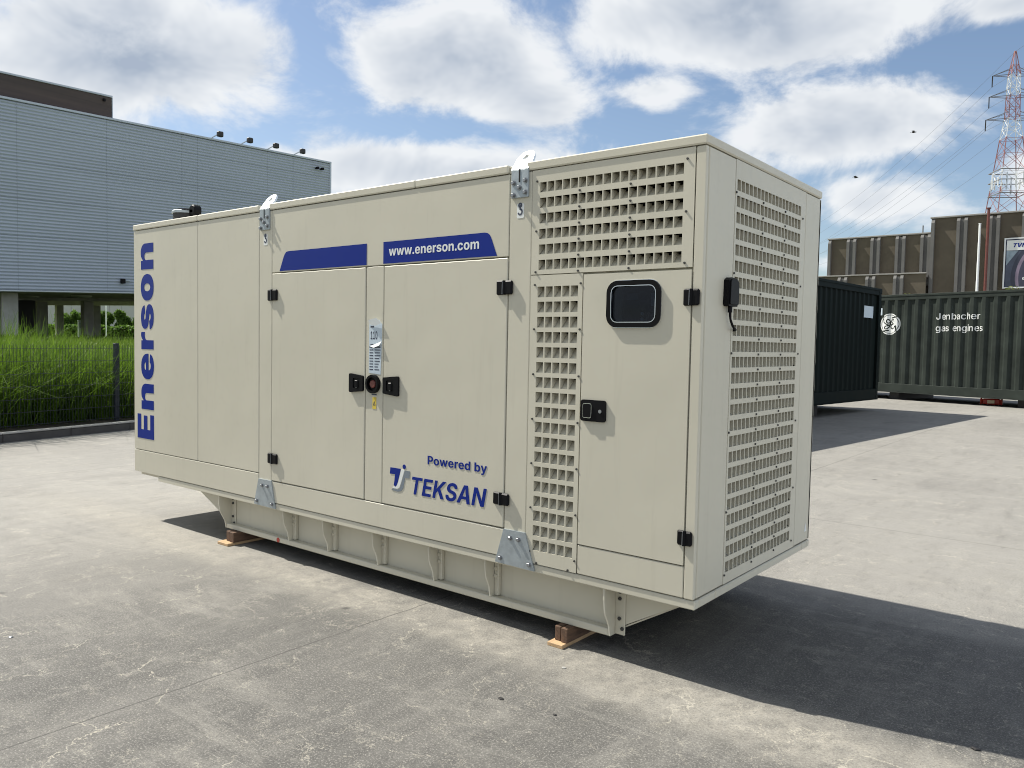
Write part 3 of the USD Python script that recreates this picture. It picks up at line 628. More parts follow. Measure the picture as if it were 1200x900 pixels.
# skid under the housing
for side_, yf, yw_, sg in (("near", .070, .125, 1), ("far", W - .070, W - .125, -1)):
    web = Polygon([(-4.27, -.043), (-.060, -.043), (-.455, -.262), (-.455, -.286), (-3.755, -.286), (-3.755, -.262)])
    m = front(web, yw_ + (.004 if sg > 0 else .004), .008)
    B = G("skid_beam", m, BEIGE)
    G("bottom_flange", cbox(-3.735, -.466, min(yf, yw_), max(yf, yw_) - .004, -.288, -.254, .004), BEIGE, B)
    if sg > 0:
        for x in (-2.983, -2.566, -2.096, -1.626, -1.208):
            gp = [(.020, -.044), (.020, -.075), (.028, -.135), (.058, -.200), (.066, -.253), (.124, -.253), (.124, -.044)]
            m = side(Polygon(gp), x, .008); R = G("gusset", m, BEIGE, B)
            G("gusset_foot", cat([cbox(x + .010, x + .038, .095, .1205, -.25, -.046, .003), cyl((x + .022, .0950, -.105), .011, .006, "-y", 8), cyl((x + .022, .0950, -.145), .011, .006, "-y", 8)]), BEIGE, R)
        for x, d_ in ((-3.745, 1), (-.463, 1)):
            gp = [(.010, -.044), (.010, -.10), (.022, -.165), (.060, -.235), (.070, -.287), (.124, -.287), (.124, -.044)]
            R = G("end_plate", side(Polygon(gp), x, .008), BEIGE, B)
            G("end_angle", cbox(x + .008, x + .062, .112, .1205, -.284, -.046, .002), BEIGE, R)
            for bz, bx_ in ((-.075, .034), (-.108, .034), (-.205, .034), (-.252, .05)):
                G("bolt", cyl((x + bx_, .112, bz), .0095, .009, "-y", 6, b=.002), SCREW, R)
G("end_slope", beam((-.065, W / 2, -.050), (-.458, W / 2, -.272), .008, W - .26, (0, 1, 0)) if False else trimesh.convex.convex_hull(np.array([(x, y, z + dz) for x, z in ((-.07, -.046), (-.458, -.270)) for y in (.130, W - .130) for dz in (0, -.008)])), BEIGE)
G("end_slope", trimesh.convex.convex_hull(np.array([(x, y, z + dz) for x, z in ((-4.26, -.046), (-3.752, -.270)) for y in (.130, W - .130) for dz in (0, -.008)])), BEIGE)
for x in np.linspace(-3.5, -.7, 6):
    G("cross_member", rbox(x - .03, x + .03, .130, W - .130, -.26, -.032), BEIGE)
G("flange_marker", cyl((-3.10, .071, -.271), .016, .004, "-y", 14), RED, label="round red marker on the skid flange")

# timber under the skid: a board with a pair of square posts at each visible corner
def timbers(x0, x1, y0, y1, posts, where):
    p = thing("timber_board", f"flat wooden board on the concrete under the {where} end of the skid", "board", ((x0 + x1) / 2, (y0 + y1) / 2, 0))
    obj("plank", cbox(x0, x1, y0, y1, .0, .019, .002), WOODPALE, p)
    for i, (a, b, ya) in enumerate(posts):
        q = thing("timber_post", f"{('left', 'right')[i]} one of the two dark wooden posts bearing the {where} end of the skid", "timber block", ((a + b) / 2, ya + .3, .0195))
        obj("post", cbox(a, b, ya, ya + .62, .0195, .0915, .003), WOOD, q)
timbers(-.757, -.667, -.022, .62, ((-.742, -.708, .020), (-.700, -.662, .012)), "right")
timbers(-3.690, -3.560, -.030, .60, ((-3.655, -3.612, .020), (-3.604, -3.555, .014)), "left")

# small litter on the concrete
for k, (x, y, r, m_, nm, lab, c_) in enumerate(((-2.789, -1.679, .016, STEEL, "lost_bolt", "small dark bolt lying on the concrete at the photo's left edge", "bolt"),
        (-.553, -.631, .018, SOOT, "dry_leaf", "dark curled leaf on the concrete in front of the right timber board", "leaf"), (-.534, -.198, .014, CONC, "stone_chip", "pale stone chip on the concrete close before the right timber board", "stone"),
        (-.298, -.602, .011, SOOT, "stone_chip", "dark stone chip nearest the viewer in the middle foreground", "stone"), (1.054, .204, .022, SOOT, "stone_chip", "dark stone chip in the generator's shadow at lower right", "stone"))):
    m = trimesh.creation.icosphere(1, 1.0); q = m.vertices; m.vertices = q * (1 + .35 * (meshkit.noise(q * 2.1 + k * 7) - .5))[:, None] * .62 * np.array([r * 1.3, r, r * (.35 if "leaf" not in nm else .18)]) + np.array([x, y, .62 * r * (.3 if "leaf" not in nm else .16)])
    obj(nm, m, m_, label=lab, cat=c_)

# ------------------------------------------------------------------ shipping containers
def corrugated(pitch, s0, s1, z0, z1, dep):
    """profile along s: list of (s, depth outwards)"""
    p, s = [(s0, 0)], s0 + .06
    while s + pitch < s1 - .03:
        p += [(s, 0), (s + pitch * .18, dep), (s + pitch * .46, dep), (s + pitch * .64, 0)]
        s += pitch
    return p + [(s1, 0)]
def container(name, label, A, d, length, zb, zt, mat_, pitch, width=2.44, dep=.036, prof_from=0.0):
    """A: the corner the visible long side starts from (x, y), d: its direction; the outward normal is d turned right."""
    d = np.array(d) / np.linalg.norm(d); n = np.array([d[1], -d[0]]); A = np.array(A)
    C = A + d * length / 2 - n * width / 2
    T = thing(name, label, "container", (C[0], C[1], zb))
    W3 = lambda s, o, z: (A[0] + d[0] * s + n[0] * o, A[1] + d[1] * s + n[1] * o, z)
    def blk(s0, s1, o0, o1, z0, z1, b=.006):
        m = cbox(s0, s1, o0, o1, z0, z1, b); m.vertices = np.array([W3(*q) for q in m.vertices])
        if m.volume < 0: m.invert()
        return m
    rb, rt_ = .27, .17
    prof = corrugated(pitch, .12, length - .12, 0, 0, dep)
    v, f = [], []
    for s, o in prof:
        v += [W3(s, o - .062, zb + rb - .01), W3(s, o - .062, zt - rt_ + .01)]
    for i in range(len(prof) - 1):
        f += [[2 * i, 2 * i + 2, 2 * i + 3], [2 * i, 2 * i + 3, 2 * i + 1]]
    m = trimesh.Trimesh(np.array(v), np.array(f), process=False); obj("side_wall", m, mat_, T)
    obj("top_rail", blk(.1, length - .1, -.08, -.004, zt - rt_, zt), mat_, T)
    obj("top_flange", blk(.1, length - .1, -.004, .010, zt - .06, zt - .004, .003), mat_, T)
    obj("bottom_rail", blk(.1, length - .1, -.09, -.004, zb + .02, zb + rb), mat_, T)
    obj("bottom_flange", blk(.1, length - .1, -.10, .012, zb, zb + .019, .003), mat_, T)
    for s in (0, length - .15):
        obj("corner_post", blk(s, s + .15, -.15, 0, zb + .121, zt - .121), mat_, T)
        obj("corner_post", blk(s, s + .15, -width, -width + .15, zb + .121, zt - .121), mat_, T)
        for z in (zb, zt - .12):
            obj("corner_casting", blk(s - .004, s + .176, -.162, .004, z - .004, z + .12, .01), mat_, T)
            obj("corner_casting", blk(s - .004, s + .176, -width - .004, -width + .162, z - .004, z + .12, .01), mat_, T)
    obj("roof", blk(.02, length - .02, -width + .02, -.03, zt - .05, zt - .008), mat_, T)
    obj("end_wall", blk(.03, .06, -width + .15, -.15, zb + .05, zt - .05), mat_, T)
    obj("end_wall", blk(length - .06, length - .03, -width + .15, -.15, zb + .05, zt - .05), mat_, T)
    obj("rear_side", blk(.1, length - .1, -width + .01, -width + .05, zb, zt - .05), mat_, T)
    obj("floor", blk(.05, length - .05, -width + .05, -.10, zb + .02, zb + .17), mat_, T)
    def wrap(shape, off):                              # lays a flat shape (s, z) on the corrugation
        V_, F_ = [], []
        for (sa, oa), (sb, ob) in zip(prof[:-1], prof[1:]):
            for q in polys(shape.intersection(sbox(sa, zb, sb, zt))):
                vv, ff = trimesh.creation.triangulate_polygon(q, engine="earcut")
                k = len(V_)
                for s, z in vv:
                    o = oa + (ob - oa) * (s - sa) / (sb - sa) - .062 + off; V_.append(W3(s, o, z))
                F_ += [[k + a for a in t] for t in ff]
        m = trimesh.Trimesh(np.array(V_), np.array(F_), process=False); return m
    return T, blk, wrap
S0 = 4.0                                                # how far the pale-striped container runs on behind the dark one
dA = np.array([.9538, -.3004]); A1 = np.array([-4.965, 23.455]) - dA * S0
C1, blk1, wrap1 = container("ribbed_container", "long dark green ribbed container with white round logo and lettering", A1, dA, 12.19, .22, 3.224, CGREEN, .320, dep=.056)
def L1(sh): return affinity.translate(sh, S0, 0)
disc = Point(.25, 2.322).buffer(.325, quad_segs=24); cx_, cz_ = .25, 2.322
lp = lambda pts: [(cx_ + .325 * x, cz_ + .325 * z) for x, z in pts]
ringm = Point(cx_, cz_).buffer(.292, quad_segs=24).difference(Point(cx_, cz_).buffer(.274, quad_segs=24))
gaps = [LineString(lp([(.62 * math.cos(t + .5), .62 * math.sin(t + .5)), (.95 * math.cos(t), .95 * math.sin(t))])).buffer(.022) for t in (.8, 2.37, 3.94, 5.5)]
strk = [spline(lp([(-.02, .28), (-.16, .44), (-.30, .36), (-.28, .16), (-.12, .10), (.0, .22), (-.02, .0), (-.12, -.30), (-.34, -.46), (-.50, -.34), (-.38, -.20), (-.10, -.12)])),
        spline(lp([(.40, .22), (.34, .42), (.16, .40), (.12, .20), (.26, .08), (.36, .02), (.16, -.04), (.06, -.22), (.16, -.42), (.36, -.40), (.52, -.22)])),
        spline(lp([(-.52, .14), (-.36, .02), (-.12, -.08), (.06, .0)]))]
inner = shapely.union_all([LineString(s).buffer(.017) for s in strk] + gaps + [ringm])
spots = shapely.union_all([Point(lp([(.74 * math.cos(t), .74 * math.sin(t))])[0]).buffer(.030) for t in (1.57, 3.14, 4.71, 0)])
logo = disc.difference(inner)
obj("logo", wrap1(L1(logo), .004), WHITEFILM, C1, label="white round logo with scrolled initials")
obj("lettering", wrap1(L1(fit_text("Jenbacher", 1.690, 2.895, 2.440, .185, "Medium")), .004), WHITEFILM, C1, label="white word Jenbacher")
obj("lettering", wrap1(L1(fit_text("gas engines", 1.690, 3.005, 2.100, .185, "Medium")), .004), WHITEFILM, C1, label="white words gas engines")
obj("placard", blk1(S0 - .10, S0 + .005, .0, .006, 2.60, 2.82, .001), SHEET, C1, label="small white sheet by the left corner")
for s in (.3, 4.2, 7.9, 11.6):
    obj("support_block", blk1(s, s + .3, -2.3, -.25, 0, .21), SOOT, C1)
dC = np.array([.0917, .9958]); LEN2 = 12.19; A2 = np.array([-3.67, 17.99]) - dC * LEN2
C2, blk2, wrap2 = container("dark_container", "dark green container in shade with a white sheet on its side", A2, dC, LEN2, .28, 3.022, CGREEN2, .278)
obj("placard", blk2(LEN2 - 1.07, LEN2 - .48, -.025, -.019, 2.278, 2.560, .001), SHEET, C2, label="white paper sheet on the dark side wall")
for s in (.4, 4.6, 9.0):
    obj("support_block", blk2(s, s + .3, -2.3, -.30, 0, .279), SOOT, C2)

# red lamp bar standing under the ribbed container
rl = thing("red_lamp_bar", "small red block with a pale centre on the ground under the ribbed container", "lamp", (-1.85, 23.0, 0))
obj("housing", cbox(-2.08, -1.63, 22.93, 23.06, .03, .19, .03), RED, rl)
obj("end_cap", cbox(-2.13, -2.085, 22.92, 23.07, .02, .20, .02), RED, rl); obj("end_cap", cbox(-1.625, -1.58, 22.92, 23.07, .02, .20, .02), RED, rl)
obj("lens", cbox(-1.95, -1.77, 22.915, 22.929, .055, .15, .004), paint("pale_lens", (.75, .62, .42), .35), rl)
for x in (-2.0, -1.72): obj("foot", cbox(x - .04, x + .04, 22.94, 23.05, 0, .029, .004), BLACK, rl)

# ------------------------------------------------------------------ shrubs, grass, trees
def leaf_cloud(rng, c, r, n, size, flat=.75, clumps=14):
    """many small leaf quads gathered in clumps through an uneven crown"""
    cc = rng.normal(size=(clumps, 3)); cc /= np.linalg.norm(cc, axis=1, keepdims=True)
    cc = cc * (rng.random((clumps, 1)) ** .45) * .78; cr = .28 + .22 * rng.random(clumps)
    k = rng.integers(0, clumps, n); q = rng.normal(size=(n, 3)); q /= np.linalg.norm(q, axis=1, keepdims=True)
    p = (cc[k] + q * (cr[k, None]) * rng.random((n, 1)) ** .35) * np.array(r) + np.array(c)
    a = rng.normal(size=(n, 3)); a /= np.linalg.norm(a, axis=1, keepdims=True)
    b = np.cross(a, rng.normal(size=(n, 3))); b /= np.linalg.norm(b, axis=1, keepdims=True)
    s = size * (.6 + .8 * rng.random((n, 1)))
    v = np.stack([p - a * s, p + b * s * .45, p + a * s, p - b * s * .45], 1).reshape(-1, 3)
    i = np.arange(n)[:, None] * 4
    return v, np.hstack([i, i + 1, i + 2, i + 3])
def bush(name, label, cat_, base, h, r, leaves, size, material, seed, group=None, trunk=.25):
    rng = np.random.default_rng(seed); T = thing(name, label, cat_, base, group)
    x, y, z = base
    obj("trunk", tube(spline([(x, y, z), (x + .03 * r, y, z + h * .3), (x - .05 * r, y + .04 * r, z + h * .75)]), [*np.linspace(.05 * r + .02, .02, 29)], 6), BARK, T)
    for k in range(4):
        an = k * 1.6 + seed; z0 = z + h * (.2 + .1 * k)
        obj("limb", tube([(x, y, z0), (x + .35 * r * math.cos(an), y + .35 * r * math.sin(an), z0 + h * .18), (x + .6 * r * math.cos(an), y + .6 * r * math.sin(an), z0 + h * .3)], [.03, .022, .012], 5), BARK, T)
    obj("crown", leaf_cloud(rng, (x, y, z + h * (.5 + trunk / 2)), (r, r, h * (.5 - trunk / 2)), leaves, size), material, T)
bush("shrub", "pale yellow-green shrub tip rising behind the ribbed container near its left end", "shrub", (-5.33, 29.95, 0), 3.95, .75, 900, .07, LEAFPALE, 5)
bush("shrub", "pale yellow-green shrub tip above the ribbed container in front of the billboard", "shrub", (-2.22, 29.86, 0), 4.02, .8, 900, .07, LEAFPALE, 6)

def reeds():
    rng = np.random.default_rng(11); N = 22000
    s = rng.uniform(-4, 9, N); o = .75 + 2.2 * rng.random(N)
    tuft = np.round(s / .45) * .45 + .1 * rng.normal(size=N); s = .55 * s + .45 * tuft
    z0 = np.where(o < 2.0, .10, lawn_h(o)) - .02
    lenb = rng.normal(1.50, .18, N) * (.84 + .22 * meshkit.noise(np.stack([s * .9, o * .9, s * 0], -1), 4)); lenb = np.clip(lenb, .5, 1.95)
    an = rng.uniform(0, 2 * np.pi, N); lean = np.abs(rng.normal(.20, .13, N)); arch = np.abs(rng.normal(.22, .2, N)) * (rng.random(N) < .8)
    low = rng.random(N) < .12                            # arching lower blades
    lean = np.where(low, lean + .35, lean); arch = np.where(low, arch + .5, arch)
    w = rng.uniform(.0035, .0085, N)
    base = np.array([kp(a, b, 0) for a, b in zip(s, o)]); base[:, 2] = z0
    d = np.stack([np.cos(an), np.sin(an), 0 * an], -1); wv = np.stack([-np.sin(an), np.cos(an), 0 * an], -1)
    tw = rng.uniform(-1.2, 1.2, N); wv = wv * np.cos(tw)[:, None] + d * np.sin(tw)[:, None]
    rows = []
    for t in (0, .35, .7, 1.0):
        out = lean * t + arch * t ** 3; zz = t - .45 * arch * t ** 4 - .25 * lean * t ** 2
        c = base + d * (out * lenb)[:, None] + np.array([0, 0, 1.0]) * (zz * lenb)[:, None]
        ww = (w * (1 - .85 * t ** 2))[:, None] * wv; rows += [c - ww, c + ww]
    v = np.stack(rows, 1).reshape(-1, 3); i = np.arange(N)[:, None] * 8
    f = np.vstack([np.hstack([i + 2 * k, i + 2 * k + 1, i + 2 * k + 3, i + 2 * k + 2]) for k in range(3)])
    return v, f
obj("bed", (np.array([kp(s, o, z) for s, o, z in ((-140, .155, .104), (190, .155, .104), (190, 2.1, .106), (-140, 2.1, .106))]), np.array([[0, 1, 2, 3]])), BEDSOIL, kind="structure")
obj("reed_grass", reeds(), GRASS, label="tall reed grass growing thickly behind the wire fence", cat="grass", kind="stuff")
def lawn_tufts():
    rng = np.random.default_rng(12); N = 16000
    o = 3.0 + 36 * rng.random(N) ** 1.5; s = rng.uniform(-6, 40, N) * (.35 + o / 36); h = rng.uniform(.10, .34, N)
    base = np.array([kp(a, b, 0) for a, b in zip(s, o)]); base[:, 2] = lawn_h(o) - .02
    an = rng.uniform(0, 6.28, N); wv = np.stack([np.cos(an), np.sin(an), 0 * an], -1) * (.012 + .0012 * o[:, None])
    tip = base + np.stack([rng.normal(0, .07, N), rng.normal(0, .07, N), h], -1)
    v = np.stack([base - wv, base + wv, tip], 1).reshape(-1, 3); i = np.arange(N)[:, None] * 3
    return v, np.hstack([i, i + 1, i + 2])
obj("meadow_grass", lawn_tufts(), LAWN, label="rough sunlit meadow grass on the rising lawn below the hall", cat="grass", kind="stuff")

# fence
FO = .55
fence = thing("wire_fence", "dark welded wire mesh fence with square posts above the kerb", "fence", kp(2, FO, .1))
posts_s = [-5.47, -2.93, -.39, 3.16 - .0, 5.70, 8.24]
posts_s = [3.18 + 2.54 * k for k in range(-4, 3)]
def fbox(s0, s1, o0, o1, z0, z1, b=.004):
    m = cbox(s0, s1, o0, o1, z0, z1, b) if b else rbox(s0, s1, o0, o1, z0, z1)
    m.vertices = np.array([kp(*q) for q in m.vertices])
    if m.volume < 0: m.invert()
    return m
for s in posts_s:
    P = obj("post", fbox(s - .035, s + .035, FO - .03, FO + .03, .05, 1.36, .005), FENCEGREEN, fence)
    obj("post_cap", fbox(s - .038, s + .038, FO - .033, FO + .033, 1.361, 1.372, .004), FENCEGREEN, P)
for a, b in zip(posts_s[:-1], posts_s[1:]):
    ms = [fbox(x - .0016, x + .0016, FO - .049, FO - .043, .14, 1.34, 0) for x in np.arange(a + .03, b, .05)]
    for z in np.linspace(.16, 1.28, 7): ms += [fbox(a, b, FO - .056, FO - .0495, z - .003, z + .003, 0), fbox(a, b, FO - .0425, FO - .036, z - .003, z + .003, 0)]
    obj("mesh_panel", cat(ms), FENCEGREEN, fence)

# ------------------------------------------------------------------ the metal-clad hall on columns
FD = np.array([-.06438, .99793]); FP = np.array([-49.4, 14.06]); SL = .0465
def hp(s, o, z):                                        # s along the facade, o out towards the yard, z before the facade's slight rise
    return (FP[0] + FD[0] * s + FD[1] * o, FP[1] + FD[1] * s - FD[0] * o, z + SL * s)
def hbox(s0, s1, o0, o1, z0, z1, b=.02, lvl=False):
    m = cbox(s0, s1, o0, o1, z0, z1, b) if b else rbox(s0, s1, o0, o1, z0, z1)
    m.vertices = np.array([hp(q[0], q[1], q[2] - (SL * q[0] if lvl else 0)) for q in m.vertices])
    if m.volume < 0: m.invert()
    return m
hall = thing("clad_hall", "large blue-grey hall clad in ribbed metal, raised on concrete columns", "building", hp(5, -12, 1.3))
SE = 24.55                                              # right end of the facade
zb, zt = 4.02, 14.70
PIT = (zt - zb) / 55
sb = [-22, -16, -10, -4.5, 1.0, 6.2, 11.35, 12.55, 18.4, 20.8, SE - .06]
rows_ = [0, 16, 27, 38, 49, 55]
for a, b in zip(sb[:-1], sb[1:]):
    for r0, r1 in zip(rows_[:-1], rows_[1:]):
        pf = []
        for k in range(r0, r1):
            z = zb + k * PIT
            pf += [(z + .02 * PIT, -.035), (z + .38 * PIT, .025), (z + .52 * PIT, .03), (z + .96 * PIT, -.035)]
        v = np.array([hp(s, o, z) for z, o in pf for s in (a + .005, b - .005)])
        f = np.array([[2 * i, 2 * i + 1, 2 * i + 3, 2 * i + 2] for i in range(len(pf) - 1)])
        obj("cladding_panel", (v, f), CLAD, hall)
obj("wall_core", hbox(-22, SE - .08, -.6, -.06, zb, zt + .1), paint("joint_dark_steel", (.12, .14, .165), .6), hall)  # dark backing steel that shows in the joints between cladding panels
obj("corner_trim", hbox(SE - .06, SE + .12, -.2, .06, zb - .02, zt + .15), CLADTRIM, hall)
obj("coping", hbox(-22, SE + .12, -.6, .07, zt + .02, zt + .16), CLADTRIM, hall)
obj("base_trim", hbox(-22, SE, -.3, .05, zb - .10, zb - .01), CLADTRIM, hall)
obj("roof", hbox(-22, SE, -23.5, -.61, zt - .2, zt), CONCDARK, hall)
obj("end_wall", hbox(SE - .4, SE, -23.5, -.61, zb - .3, zt - .21), CLAD, hall)
obj("rear_wall", hbox(-22, SE - .41, -23.5, -23.2, zb - .3, zt - .21), CLAD, hall)
obj("soffit", hbox(-22, SE - .42, -23.1, -.31, zb - .12, zb + .3), CONCDARK, hall)
obj("soffit_beam", hbox(-22, SE - .5, -23.3, -22.4, zb - .55, zb - .125), CONC, hall)
obj("soffit_beam", hbox(-22, SE - .5, -13.2, -12.4, zb - .35, zb - .125), CONC, hall)
pent = obj("roof_storey", hbox(-22, 6.95, -9, -.75, zt + .02, zt + 1.62), BROWN, hall, label="dark brown boarded storey on the roof")
obj("storey_coping", hbox(-22, 7.0, -9.05, -.70, zt + 1.62, zt + 1.74), CLADTRIM, pent)
obj("storey_end_trim", hbox(6.955, 7.02, -1.0, -.72, zt + .17, zt + 1.61), CLADTRIM, pent)
obj("wall_lamp", hbox(6.35, 6.5, -.74, -.6, zt + 1.28, zt + 1.45), BLACK, pent)
for x, y, w_, d_, ztop in ((-51.0, 15.0, .9, .85, 3.95), (-65.97, 22.54, .80, .55, 4.1), (-71.8, 26.2, .56, .45, 4.1), (-63.15, 24.78, .75, .6, 4.2), (-71.0, 28.95, .58, .4, 4.2), (-51.2, 3.2, .85, .85, 3.5), (-65, 8, .8, .6, 3.7), (-52.3, 36.5, .85, .85, 4.9), (-66, 33.0, .8, .6, 4.6)):
    obj("column", cbox(x - d_ / 2, x + d_ / 2, y - w_ / 2, y + w_ / 2, .4, ztop, .03), CONC, hall)
obj("core_wall", cbox(-64.2, -62.2, 19.5, 20.75, .4, 4.0, .03), paint("core_dark", (.022, .022, .026), .7), hall, label="dark stair core under the hall")
for x, y in ((-56.3, 18.1), (-53.6, 20.3)):
    z = 4.02 - .14 + SL * (y - 14) - .02
    obj("soffit_lamp", cat([cyl((x, y, z - .14), .45, .08, "z", 24, r2=.62), cyl((x, y, z - .06), .62, .06, "z", 24)]), LAMPGLASS, hall)
lampA = None
for k, s in enumerate((13.6, 16.05, 18.35, 20.85)):
    a, b = hp(s, -.1, zt + .12), hp(s, 1.02, zt + .36)
    T = thing("flood_lamp", ("leftmost of four", "second from left of four", "third from left of four", "rightmost of four")[k] + " flood lamps on arms over the hall's roof edge", "flood lamp", a, "flood lamps along the hall's roof edge")
    obj("arm", beam(a, b, .05), SIGNGREY, T)
    obj("foot_plate", hbox(s - .12, s + .12, -.2, .0, zt + .161, zt + .185, .004), SIGNGREY, T)
    obj("lamp_head", hbox(s - .20, s + .20, .88, 1.18, zt + .10, zt + .46, .05), SOOT, T)
    obj("lamp_glass", hbox(s - .16, s + .16, .86, .879, zt + .14, zt + .42, .004), SIGNGREY, T)
for k, s in enumerate((23.0, 23.5)):
    T = thing("security_camera", ("left", "right")[k] + " one of two small dark cameras high on the hall's right end", "camera", hp(s, .05, 14.1))
    obj("body", hbox(s - .09, s + .09, .12, .42, 14.02, 14.2, .03), BLACK, T)
    obj("bracket", hbox(s - .03, s + .03, .0, .119, 14.07, 14.14, .01), BLACK, T)
T = thing("wall_fixture", "small dark fixture low on the hall's ribbed wall beside the generator", "fixture", hp(7.1, .05, 4.9))
obj("box", hbox(7.0, 7.25, .03, .25, 4.55, 4.85, .02), BLACK, T); obj("arm", hbox(7.26, 7.6, .05, .14, 4.72, 4.79, .01), SIGNGREY, T)

# beyond the hall: pale wall, hedge, round bushes, pole, pillar sign
T = thing("pale_building", "pale grey ribbed building seen far off beneath the hall", "building", (-140, 58, 1.4))
for k in range(22):
    s = k * 2.2; a = np.array([-139.5, 44.0]) + np.array([.78, .626]) * s * .9
    m = cbox(0, 1.95, -.15, .15, .8, 9.5, .02); R = np.array([[.78, -.626], [.626, .78]]); m.vertices = np.hstack([m.vertices[:, :2] @ R.T + a, m.vertices[:, 2:]]); obj("wall_panel", m, WALLGREY, T)
m = cbox(-2, 46, .3, 12, .5, 9.6, .02); m.vertices = np.hstack([m.vertices[:, :2] @ R.T + np.array([-139.5, 44.0]), m.vertices[:, 2:]]); obj("body", m, WALLGREY, T)
hv = []
rngh = np.random.default_rng(21)
T = thing("hedge", "long clipped green hedge beyond the hall's columns", "hedge", (-96, 41, 1.4))
obj("hedge_core", beam((-108, 32.4, 2.05), (-84, 51.6, 2.05), .5, .95), BARK, T)
n_ = 15000; tt = rngh.random(n_); p_ = np.array([-108, 32.4, 1.4]) + tt[:, None] * np.array([24, 19.2, 0]) + np.stack([rngh.normal(0, .28, n_), rngh.normal(0, .28, n_), rngh.random(n_) ** .8 * (1.32 + .12 * np.sin(tt * 60))], -1)
a_ = rngh.normal(size=(n_, 3)); a_ /= np.linalg.norm(a_, axis=1, keepdims=True); b_ = np.cross(a_, rngh.normal(size=(n_, 3))); b_ /= np.linalg.norm(b_, axis=1, keepdims=True)
v_ = np.stack([p_ - a_ * .19, p_ + b_ * .13, p_ + a_ * .19, p_ - b_ * .13], 1).reshape(-1, 3); i_ = np.arange(n_)[:, None] * 4
obj("foliage", (v_, np.hstack([i_, i_ + 1, i_ + 2, i_ + 3])), LEAF, T)
names = ("leftmost round green bush under the hall, beside the thick columns", "round green bush behind the grey pillar sign", "round green bush behind the thin pale pole", "round green bush right of the thin pale pole, largest of the row", "round green bush at the generator's left edge")
for k, (x, y, h, r) in enumerate(((-103.2, 39.2, 3.5, 1.15), (-102.3, 40.7, 3.4, 1.1), (-101.2, 43.3, 3.5, 1.2), (-99.5, 44.9, 3.75, 1.35), (-98.2, 46.4, 3.2, 1.1))):
    bush("round_bush", names[k], "bush", (x, y, 1.4), h, r, 5200, .17, LEAF, 40 + k, "round bushes behind the hedge", trunk=.1)
T = thing("thin_pole", "thin pale pole standing in the meadow under the hall", "pole", (-80.5, 34.1, 1.3))
obj("shaft", cyl((-80.5, 34.1, 1.3), .055, 3.6, "z", 10), WHITEPOLE, T); obj("foot", cyl((-80.5, 34.1, 1.28), .14, .06, "z", 10), CONC, T)
T = thing("pillar_sign", "pale grey upright pillar sign in the meadow beside the columns", "sign", (-72, 28, 1.2))
obj("slab", cbox(-72.1, -71.9, 27.82, 28.24, .9, 2.75, .02), SIGNGREY, T); obj("cap", cbox(-72.12, -71.88, 27.80, 28.26, 2.76, 2.86, .02), CLADTRIM, T); obj("face_panel", cbox(-71.9 + .004, -71.87, 27.88, 28.18, 2.2, 2.65, .005), GREYFILM, T)

# ------------------------------------------------------------------ the brown works building with concrete ribs
works = thing("works_building", "long brown works building with paired concrete ribs behind the containers", "building", (-20, 100, 0))
def rib(x, y, z0, z1, w=.30, d=.42):
    m = []
    P = None
    for sx in (-1, 1):
        q = Polygon([(y, z0), (y - d, z0), (y - d, z1 - .35), (y - .12, z1 + .02), (y, z1 + .02)])
        a = x + sx * .36 - .16
        o = side(q, a, .32); obj("rib", o, FARRIB, works)
    obj("rib_web", rbox(x - .2, x + .2, y - .16, y, z0, z1 - .12), FARRIB, works)
Y1, Y2 = 96.86, 95.30
def wall(xs, y, z0, z1):
    for a, b in zip(xs[:-1], xs[1:]):
        obj("wall_panel", cbox(a + .02, b - .02, y, y + .3, z0, z1, .02), FARBROWN, works)
low = [-29.18, -26.43, -23.74, -21.03, -18.41]
wall([-29.18, -26.43, -23.74, -21.03, -18.41, -17.86], Y1, 0, 14.85)
for x in low[1:]: rib(x, Y1, 9, 14.78)
obj("rib", side(Polygon([(Y1, 9), (Y1 - .42, 9), (Y1 - .42, 14.4), (Y1 - .12, 14.8), (Y1, 14.8)]), -29.1, .32), FARRIB, works)
obj("coping", cbox(-29.25, -17.95, Y1 - .18, Y1 + .4, 14.86, 15.02, .02), CONCDARK, works)
hi = [-17.84, -14.75, -11.70, -8.65, -5.6, -2.55, .5, 3.55, 6.6]
wall(hi, Y1 - .5, 0, 16.42)
for x in hi[1:]: rib(x, Y1 - .5, 6, 16.3)
obj("rib", side(Polygon([(Y1 - .5, 4), (Y1 - .92, 4), (Y1 - .92, 15.9), (Y1 - .6, 16.35), (Y1 - .5, 16.35)]), -17.80, .34), FARRIB, works)
obj("coping", cbox(-17.95, 6.7, Y1 - .72, Y1, 16.43, 16.60, .02), CONCDARK, works)
lo2 = [-38.5, -35.6, -32.7, -29.75, -26.87, -23.76, -20.75, -17.95]
wall(lo2, Y2, 0, 10.25)
for x in lo2[1:-1]: rib(x, Y2, 4, 10.12)
obj("coping", cbox(-38.6, -17.9, Y2 - .15, Y2 + .35, 10.26, 10.40, .02), CONCDARK, works)
obj("low_roof", rbox(-38.5, -17.96, Y2 + .3, Y1 - .01, 9.9, 10.2), CONCDARK, works)
obj("body", rbox(-29.1, -17.9, Y1 + .31, Y1 + 30, 0, 14.8), FARBROWN, works)
obj("body", rbox(-17.8, 6.6, Y1 - .19, Y1 + 30, 0, 16.4), FARBROWN, works)
obj("roof_pipe", cyl((-18.9, Y1 + .5, 15.0), .07, .9, "z", 8), FARRIB, works)
